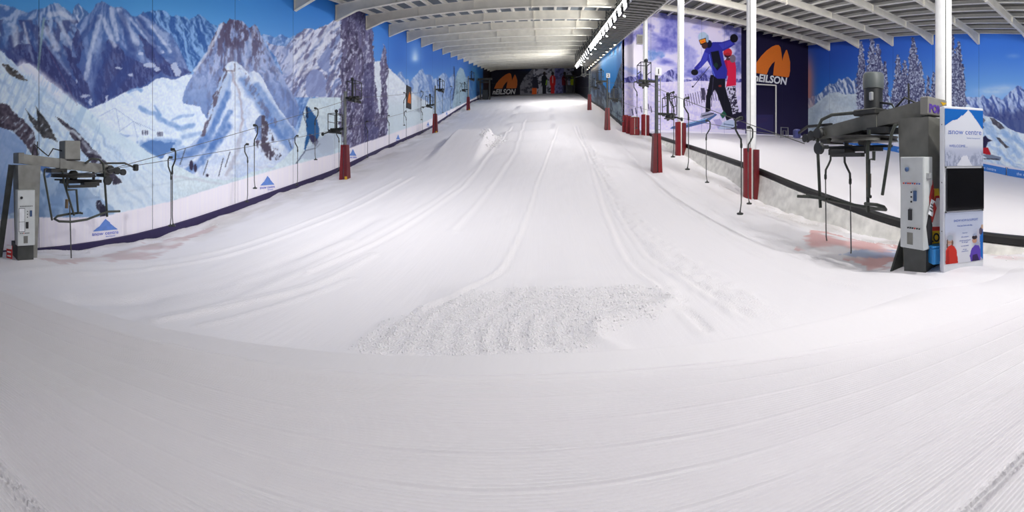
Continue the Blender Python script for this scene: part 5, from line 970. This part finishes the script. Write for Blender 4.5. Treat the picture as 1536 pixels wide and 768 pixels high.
painted('top_poster', top_print, .02, kw - .01, 1.62, KH - .04, 110, 150); painted('bottom_poster', low_print, .02, kw - .01, .02, .86, 110, 140)
sc = MB().rbox((kw / 2 + .02, -.012, 1.235), (kw - .05, .05, .70), .006).build('screen', SCR, kio); MB().box((kw / 2 + .02, -.038, 1.235), (kw - .11, .004, .62)).build('glass', mat('screen_glass', (8, 8, 11), .06, spec=.8), sc)
fy = -.0105; T3 = lambda x, z: frame3((x, fy, z), (1, 0, 0), (0, 0, 1))
text('lettering', 'snow centre', .128, TXT, kio, T3(kw * .54, 2.145), ext=.0006, fit=kw * .80); text('lettering', 'the', .05, TXT, kio, frame3((.105, fy, 2.14), (0, 0, 1), (-1, 0, 0)), ext=.0006, align='LEFT'); text('lettering', 'hemel hempstead', .036, mat('text_pale', (130, 150, 206), .6), kio, T3(kw * .74, 2.075), ext=.0006); text('lettering', 'WELCOME...', .062, TXT, kio, T3(kw * .36, 1.93), ext=.0006)
text('lettering', 'SNOW HOW & SUPPORT', .056, TXT, kio, T3(kw * .55, .70), ext=.0006, sx=.72); text('lettering', 'You just have one day...', .042, TXT, kio, T3(kw * .53, .62), ext=.0006, sx=.75)
for z, t in ((.50, 'have fun'), (.435, 'take a lesson'), (.375, 'ski and snowboard'), (.345, 'for all ages'), (.285, 'on real snow'), (.225, 'all year'), (.195, 'round here')): text('lettering', t, .03, TXT, kio, T3(kw * .52, z), ext=.0006, sx=.9)
for zz in (1.60, .87):
    for xx in (.035, kw - .02): MB().cyl((xx, -.005, zz), (xx, -.03, zz), .012, n=8).build('standoff', DARK, kio)
for zz in (2.3, 1.35, .55): MB().cyl((.0, .06, zz), (-.006, .06, zz), .01, n=8).build('screw_cap', DARK, kio)
# things leaning between station and kiosk
kl = lambda x, y, z: tuple((Matrix.Rotation(math.atan2(kd.y, kd.x), 3, 'Z') @ Vector((x, y, z))) + ka + Vector((0, 0, kz)))
cr = empty('crate', kl(-.01, .30, .04), 'small blue plastic crate standing in the snow left of the kiosk', 'crate', None, math.atan2(kd.y, kd.x) + .1)
MB().rbox((0, 0, .09), (.27, .30, .28), .02).build('body', CRATE, cr); MB().rbox((0, 0, .24), (.29, .32, .03), .01).build('rim', CRATE, cr); MB().box((0, -.155, .10), (.012, .01, .2)).build('rib', mat('crate_blue_dark', (24, 92, 150), .5), cr)
sl = empty('warning_sign', kl(-.05, .30, .30), 'yellow and red slow sign leaning between cabinet and kiosk', 'sign', None, math.atan2(kd.y, kd.x) + .15)
MB().prism([(-.20, 0, .02), (.25, -.02, .0), (.20, .16, .92), (.10, .16, .92)], (0, .02, 0)).build('board', mat('sign_yellow', (226, 190, 40), .5), sl)
MB().prism([(-.125, -.008, .23), (.235, -.012, .21), (.19, .128, .80), (.12, .128, .80)], (0, .01, 0)).build('red_border', mat('sign_red', (190, 44, 36), .5), sl)
MB().prism([(-.07, -.008, .30), (.22, -.012, .28), (.18, .112, .76), (.125, .112, .76)], (0, .01, 0)).build('white_field', SIGNW, sl)
text('lettering', 'SLOW', .20, BUT, sl, frame3((-.165, -.012, .04), (1, -.03, .0), (0, .16, .92)), bold=.006, align='LEFT', sx=.8, ext=.002)
rf = empty('folded_flag', kl(-.10, .34, 1.02), 'crumpled red flag stuffed between station column and kiosk', 'flag', None, 0)
mb = MB(); mb.tube([(0, 0, -.35), (.03, -.02, -.12), (-.03, .02, .08), (.02, 0, .24), (.05, 0, .36)], [.05, .085, .08, .06, .02], 9); mb.tube([(.08, 0, -.3), (.07, .03, .0), (.1, 0, .2)], [.03, .06, .02], 7); mb.build('cloth', mat('flag_red', (176, 44, 40), .7, bump=.5, scale=14), rf); MB().cyl((-.02, .03, -.9), (.03, .02, .42), .015, n=8).build('staff', DARK, rf)
bg = empty('bag', kl(-.17, .33, .42), 'black bag hanging behind the tilted notice on the station', 'bag', None, .2)
MB().tube([(0, 0, -.22), (.02, 0, -.1), (-.02, 0, .2), (0, 0, .42), (.02, 0, .52)], [.05, .10, .11, .07, .03], 10).build('sack', mat('bag_black', (30, 30, 36), .7, bump=.5, scale=12), bg); MB().tube([(-.06, 0, .4), (-.03, 0, .58), (.05, 0, .58), (.06, 0, .4)], .01, 6).build('strap', BUT, bg)
nt_ = empty('notice', (5.52, 3.79, kz + 1.05), 'tilted white notice sheet hanging on the cabinet side', 'notice', None, .05)
R_ = Matrix.Rotation(math.radians(24), 3, 'Y'); MB().box((0, -.02, -.13), (.15, .006, .26), R_).build('sheet', PAPER, nt_)
for k in range(3): MB().box(R_ @ Vector((0, -.026, -.0 - k * .05)) + Vector((0, 0, -.08)), (.10, .003, .018), R_).build('print_line', BUT, nt_)
MB().rbox((5.45, 3.79, kz + 1.46), (.09, .06, .10), .008).build('junction_box', SILVER).parent = None
jb = bpy.data.objects['junction_box.001'] if 'junction_box.001' in bpy.data.objects else bpy.data.objects['junction_box']; jb.parent = st_r; jb.location = -Vector(st_r.location)
# small red and white board at the foot of the left station
p = atR(14, 387, 11.0); b = empty('notice_board', p, 'small red board with white heading at the foot of the left station', 'sign', None, math.radians(35))
MB().box((0, 0, .17), (.20, .02, .36)).build('board', mat('board_red', (180, 40, 40), .5), b); MB().box((0, -.012, .30), (.19, .006, .10)).build('heading', SIGNW, b)
for z in (.17, .06): MB().box((0, -.012, z), (.13, .004, .035)).build('print_line', SIGNW, b)
# ------------------------------------------------------------------ prints on the white skirt of the left wall
LOGO = mat('logo_blue', (104, 146, 226), .5, var=.1); LOGOD = mat('logo_text_blue', (122, 134, 220), .5); HALO = mat('logo_halo', (226, 230, 250), .5)
def snow_logo(px, py, hpx, words):
    c = atX(px, py, WL + .0); r = math.hypot(c.x, c.y); dz = .02
    y = c.y; wgap = hpx / FPX * r; sl_ = (fl_(y + 1) - fl_(y - 1)) / 2 * .0
    wy = wgap * 2.2; e = MB(); X0 = WL + .012
    pk = [(-.5, 0), (-.36, .22), (-.27, .33), (-.24, .36), (-.08, .74), (-.02, .86), (.0, .92), (.06, .80), (.17, .62), (.2, .5), (.32, .3), (.36, .22), (.5, 0)]
    lg = MB().prism([(X0, y + a * wy, c.z + (b - .5) * wgap) for a, b in pk], (.006, 0, 0)).build('printed_logo', LOGO, wall_left)
    M = frame3((X0 + .004, y, c.z - wgap * .5 - wgap * .34), (0, 1, 0), (0, 0, 1))
    text('lettering', 'snow centre', wgap * .40, LOGOD, lg, M, ext=.003, fit=wy * 1.06, bold=wgap * .001)
    if words: text('lettering', 'hemel hempstead', wgap * .13, LOGOD, lg, frame3((X0 + .004, y + wy * .2, c.z - wgap * .5 - wgap * .52), (0, 1, 0), (0, 0, 1)), ext=.003, sx=.9)
snow_logo(158, 336, 19, True); snow_logo(401, 270, 15, True); snow_logo(529, 228, 11, False); snow_logo(597, 205, 8, False); snow_logo(642, 185, 6, False); snow_logo(670, 169, 5, False)
# banner words and emblem on the two big prints
ORANGE = mat('emblem_orange', (232, 120, 36), .5, var=.03); WLET = mat('letter_white', (236, 236, 240), .5)
EMB = [(0, 0), (.10, .34), (.22, .56), (.36, .76), (.50, .91), (.60, .98), (.68, 1), (.73, .94), (.76, .74), (.78, .50), (.82, .70), (.88, .88), (.91, .90), (.96, .72), (1, .52), (1, .22), (.97, .04), (.94, 0), (.53, 0), (.55, .24), (.58, .46), (.50, .36), (.42, .20), (.36, 0)]
def emblem(par, Y, x0, x1, z0, z1): return MB().prism([(x0 + (x1 - x0) * a, Y, z0 + (z1 - z0) * b) for a, b in EMB], (0, -.02, 0)).build('emblem', ORANGE, par)
a = atY(1129, 109, YB); b = atY(1185, 71, YB); emblem(wall_print, YB - .01, a.x, b.x, a.z, b.z)
a = atY(1130, 121, YB); b = atY(1180, 121, YB); text('lettering', 'nEILSON', 1.18, WLET, wall_print, frame3(((a.x + b.x) / 2, YB - .012, a.z), (1, 0, 0), (0, 0, 1)), shear=.2, bold=.035, fit=b.x - a.x, ext=.008)
a = atY(741, 133, YE); b = atY(776, 109.5, YE); emblem(wall_end, YE - .02, a.x, b.x, a.z, b.z)
a = atY(738, 141.5, YE); b = atY(773, 141.5, YE); text('lettering', 'nEILSON', 1.75, WLET, wall_end, frame3(((a.x + b.x) / 2, YE - .03, a.z), (1, 0, 0), (0, 0, 1)), shear=.25, bold=.05, fit=b.x - a.x, ext=.01)
# upright dark sign with orange emblem on the left wall
c0 = atX(609.5, 130, WL); c1 = atX(615.5, 162, WL); sg_ = empty('wall_sign', (WL + .05, (c0.y + c1.y) / 2, (c0.z + c1.z) / 2), 'upright dark sign with orange emblem on the left wall beyond the snowy trees', 'sign')
hw = (c1.y - c0.y) / 2 * 1.15; hh = .5 * (34 / FPX * math.hypot(c0.x, c0.y)); MB().box((0, 0, 0), (.06, hw * 2, hh * 2)).build('panel', mat('sign_dark', (50, 46, 50), .5), sg_)
MB().prism([(.035, (aa - .5) * hw * 1.3, (bb - .5) * hw * 1.5 * 1.1) for aa, bb in EMB], (.012, 0, 0)).build('emblem', ORANGE, sg_)
# ------------------------------------------------------------------ blue barrier banners at the foot of the right wall
BAR = mat('barrier_blue', (50, 116, 200), .5, var=.06); BARW = mat('barrier_white', (196, 216, 244), .5)
ys_ = [9.0 + 4.05 * i for i in range(8)]
for i, y0_ in enumerate(ys_[:-1]):
    y1_ = y0_ + 3.95; x_ = WR - .35; za, zb2 = float(zlesson(x_, y0_)), float(zlesson(x_, y1_)); e = empty('barrier_banner', (x_, y0_, za), ORD[i] + ' blue barrier banner from the near end along the right wall', 'barrier', 'blue barrier banners')
    dz = zb2 - za; L_ = y1_ - y0_; bp = MB().hexa([(0, 0, -.1), (.05, 0, -.1), (.05, 0, .58), (0, 0, .58)], [(0, L_, dz - .1), (.05, L_, dz - .1), (.05, L_, dz + .58), (0, L_, dz + .58)]).build('panel', BAR, e)
    text('lettering', 'the snow centre', .34, BARW, bp, shear3((-.006, L_ / 2, dz / 2 + .16), (0, -L_, -dz), (0, 0, 1)), ext=.003)
    for q in (0.02, L_ - .02): MB().box((.08, q, dz * q / L_ + .25), (.05, .05, .8)).build('stake', DARK, e)
# ------------------------------------------------------------------ red crash mats, gantry frames
labs = ['red crash mat leaning at the corner of the middle wall, leftmost of three', 'red crash mat in the middle of the three by the print wall', 'rightmost red crash mat of the three, snow on its top']
for i, (px, w) in enumerate(((938, .55), (943.5, .55), (952, .85))):
    pp = atR(px, 0, 36.0 - i * .6); z = float(zbase(min(pp.x, 9.0), pp.y)); e = empty('crash_mat', (pp.x, pp.y, z), labs[i], 'crash mat', 'red crash mats', -.5 + i * .12)
    MB().rbox((0, 0, .72), (w, .34, 1.6), .08).build('cover', RED, e); MB().box((0, -.175, .72), (.03, .015, 1.4)).build('strap', REDD if i < 2 else WHITE, e)
    if i == 2: MB().lathe((0, 0, 1.5), [(.36, 0), (.30, .06), (.12, .10)], 12).build('snow_cap', mat('snow_lump', (240, 240, 244), .8), e)
gy = 37.6
tl = atY(1128, 126, gy); tr = atY(1164, 128, gy); zb_ = float(zlesson(tr.x, gy)); e = empty('tube_gantry', (tr.x, gy, zb_), 'pale tube gantry standing before the dark half of the banner', 'gantry')
MB().tube([(0, 0, -.1), (0, 0, tr.z - zb_)], .08, 10).build('upright', WHITE, e); MB().tube([(tl.x - tr.x, 0, tl.z - zb_), (0, 0, tr.z - zb_)], .08, 10).build('crossbar', WHITE, e); MB().tube([(tl.x - tr.x, 0, tl.z - zb_), (tl.x - tr.x, 0, -.1)], .06, 8).build('upright', WHITE, e)
a = atY(1171.5, 191, 35.5); b = atY(1182, 191, 35.5); z0 = float(zlesson(a.x, 35.5)); e = empty('small_frame', (a.x, 35.5, z0), 'small grey tube frame on the lesson slope under the navy banner', 'frame'); w = b.x - a.x; h = a.z - z0
MB().tube([(0, 0, -.1), (0, 0, h), (w, 0, h), (w, 0, -.1)], .06, 8).build('hoop', GALV, e); MB().tube([(.25, 0, 0), (.25, 0, h * .7), (w - .25, 0, h * .7), (w - .25, 0, 0)], .04, 8).build('inner_hoop', GALV, e)
# pale wall speaker on the first banner panel
c = atY(959, 60, YB); e = empty('wall_speaker', (c.x, YB - .15, c.z), 'small beige wall speaker box high on the clouded print', 'speaker'); MB().rbox((0, 0, 0), (.62, .26, .95), .03).build('case', BEIGE, e); MB().box((0, -.135, -.05), (.5, .02, .75)).build('grille', mat('speaker_grille', (160, 156, 150), .8), e)
# skeleton of the top drive at the upper end of the right lift
tt = empty('top_station', (6.2, 92, float(zbase(6.2, 92))), 'dark drag lift return frame at the top right of the piste', 'lift frame')
MB().bar((-.9, 0, -.3), (-.9, 0, 4.2), .3).build('post', DARK, tt); MB().bar((.9, 0, -.3), (.9, 0, 4.2), .3).build('post', DARK, tt); MB().bar((-1.4, 0, 4.0), (1.4, 0, 4.0), .3, .4).build('crossbar', DARK, tt); MB().lathe((0, -.2, 3.4), [(.6, -.06), (.8, -.05), (.75, 0), (.8, .05), (.6, .06)], 24).build('return_wheel', DARK, tt); MB().rbox((0, .3, 1.0), (1.2, .3, 2.0), .03).build('control_box', BLACKM, tt)
tl_ = empty('top_station', (-11.3, 77, float(zbase(-11.3, 77))), 'dark drag lift return frame at the top left of the piste', 'lift frame')
for ch in list(tt.children): c = ch.copy(); COL.objects.link(c); c.parent = tl_
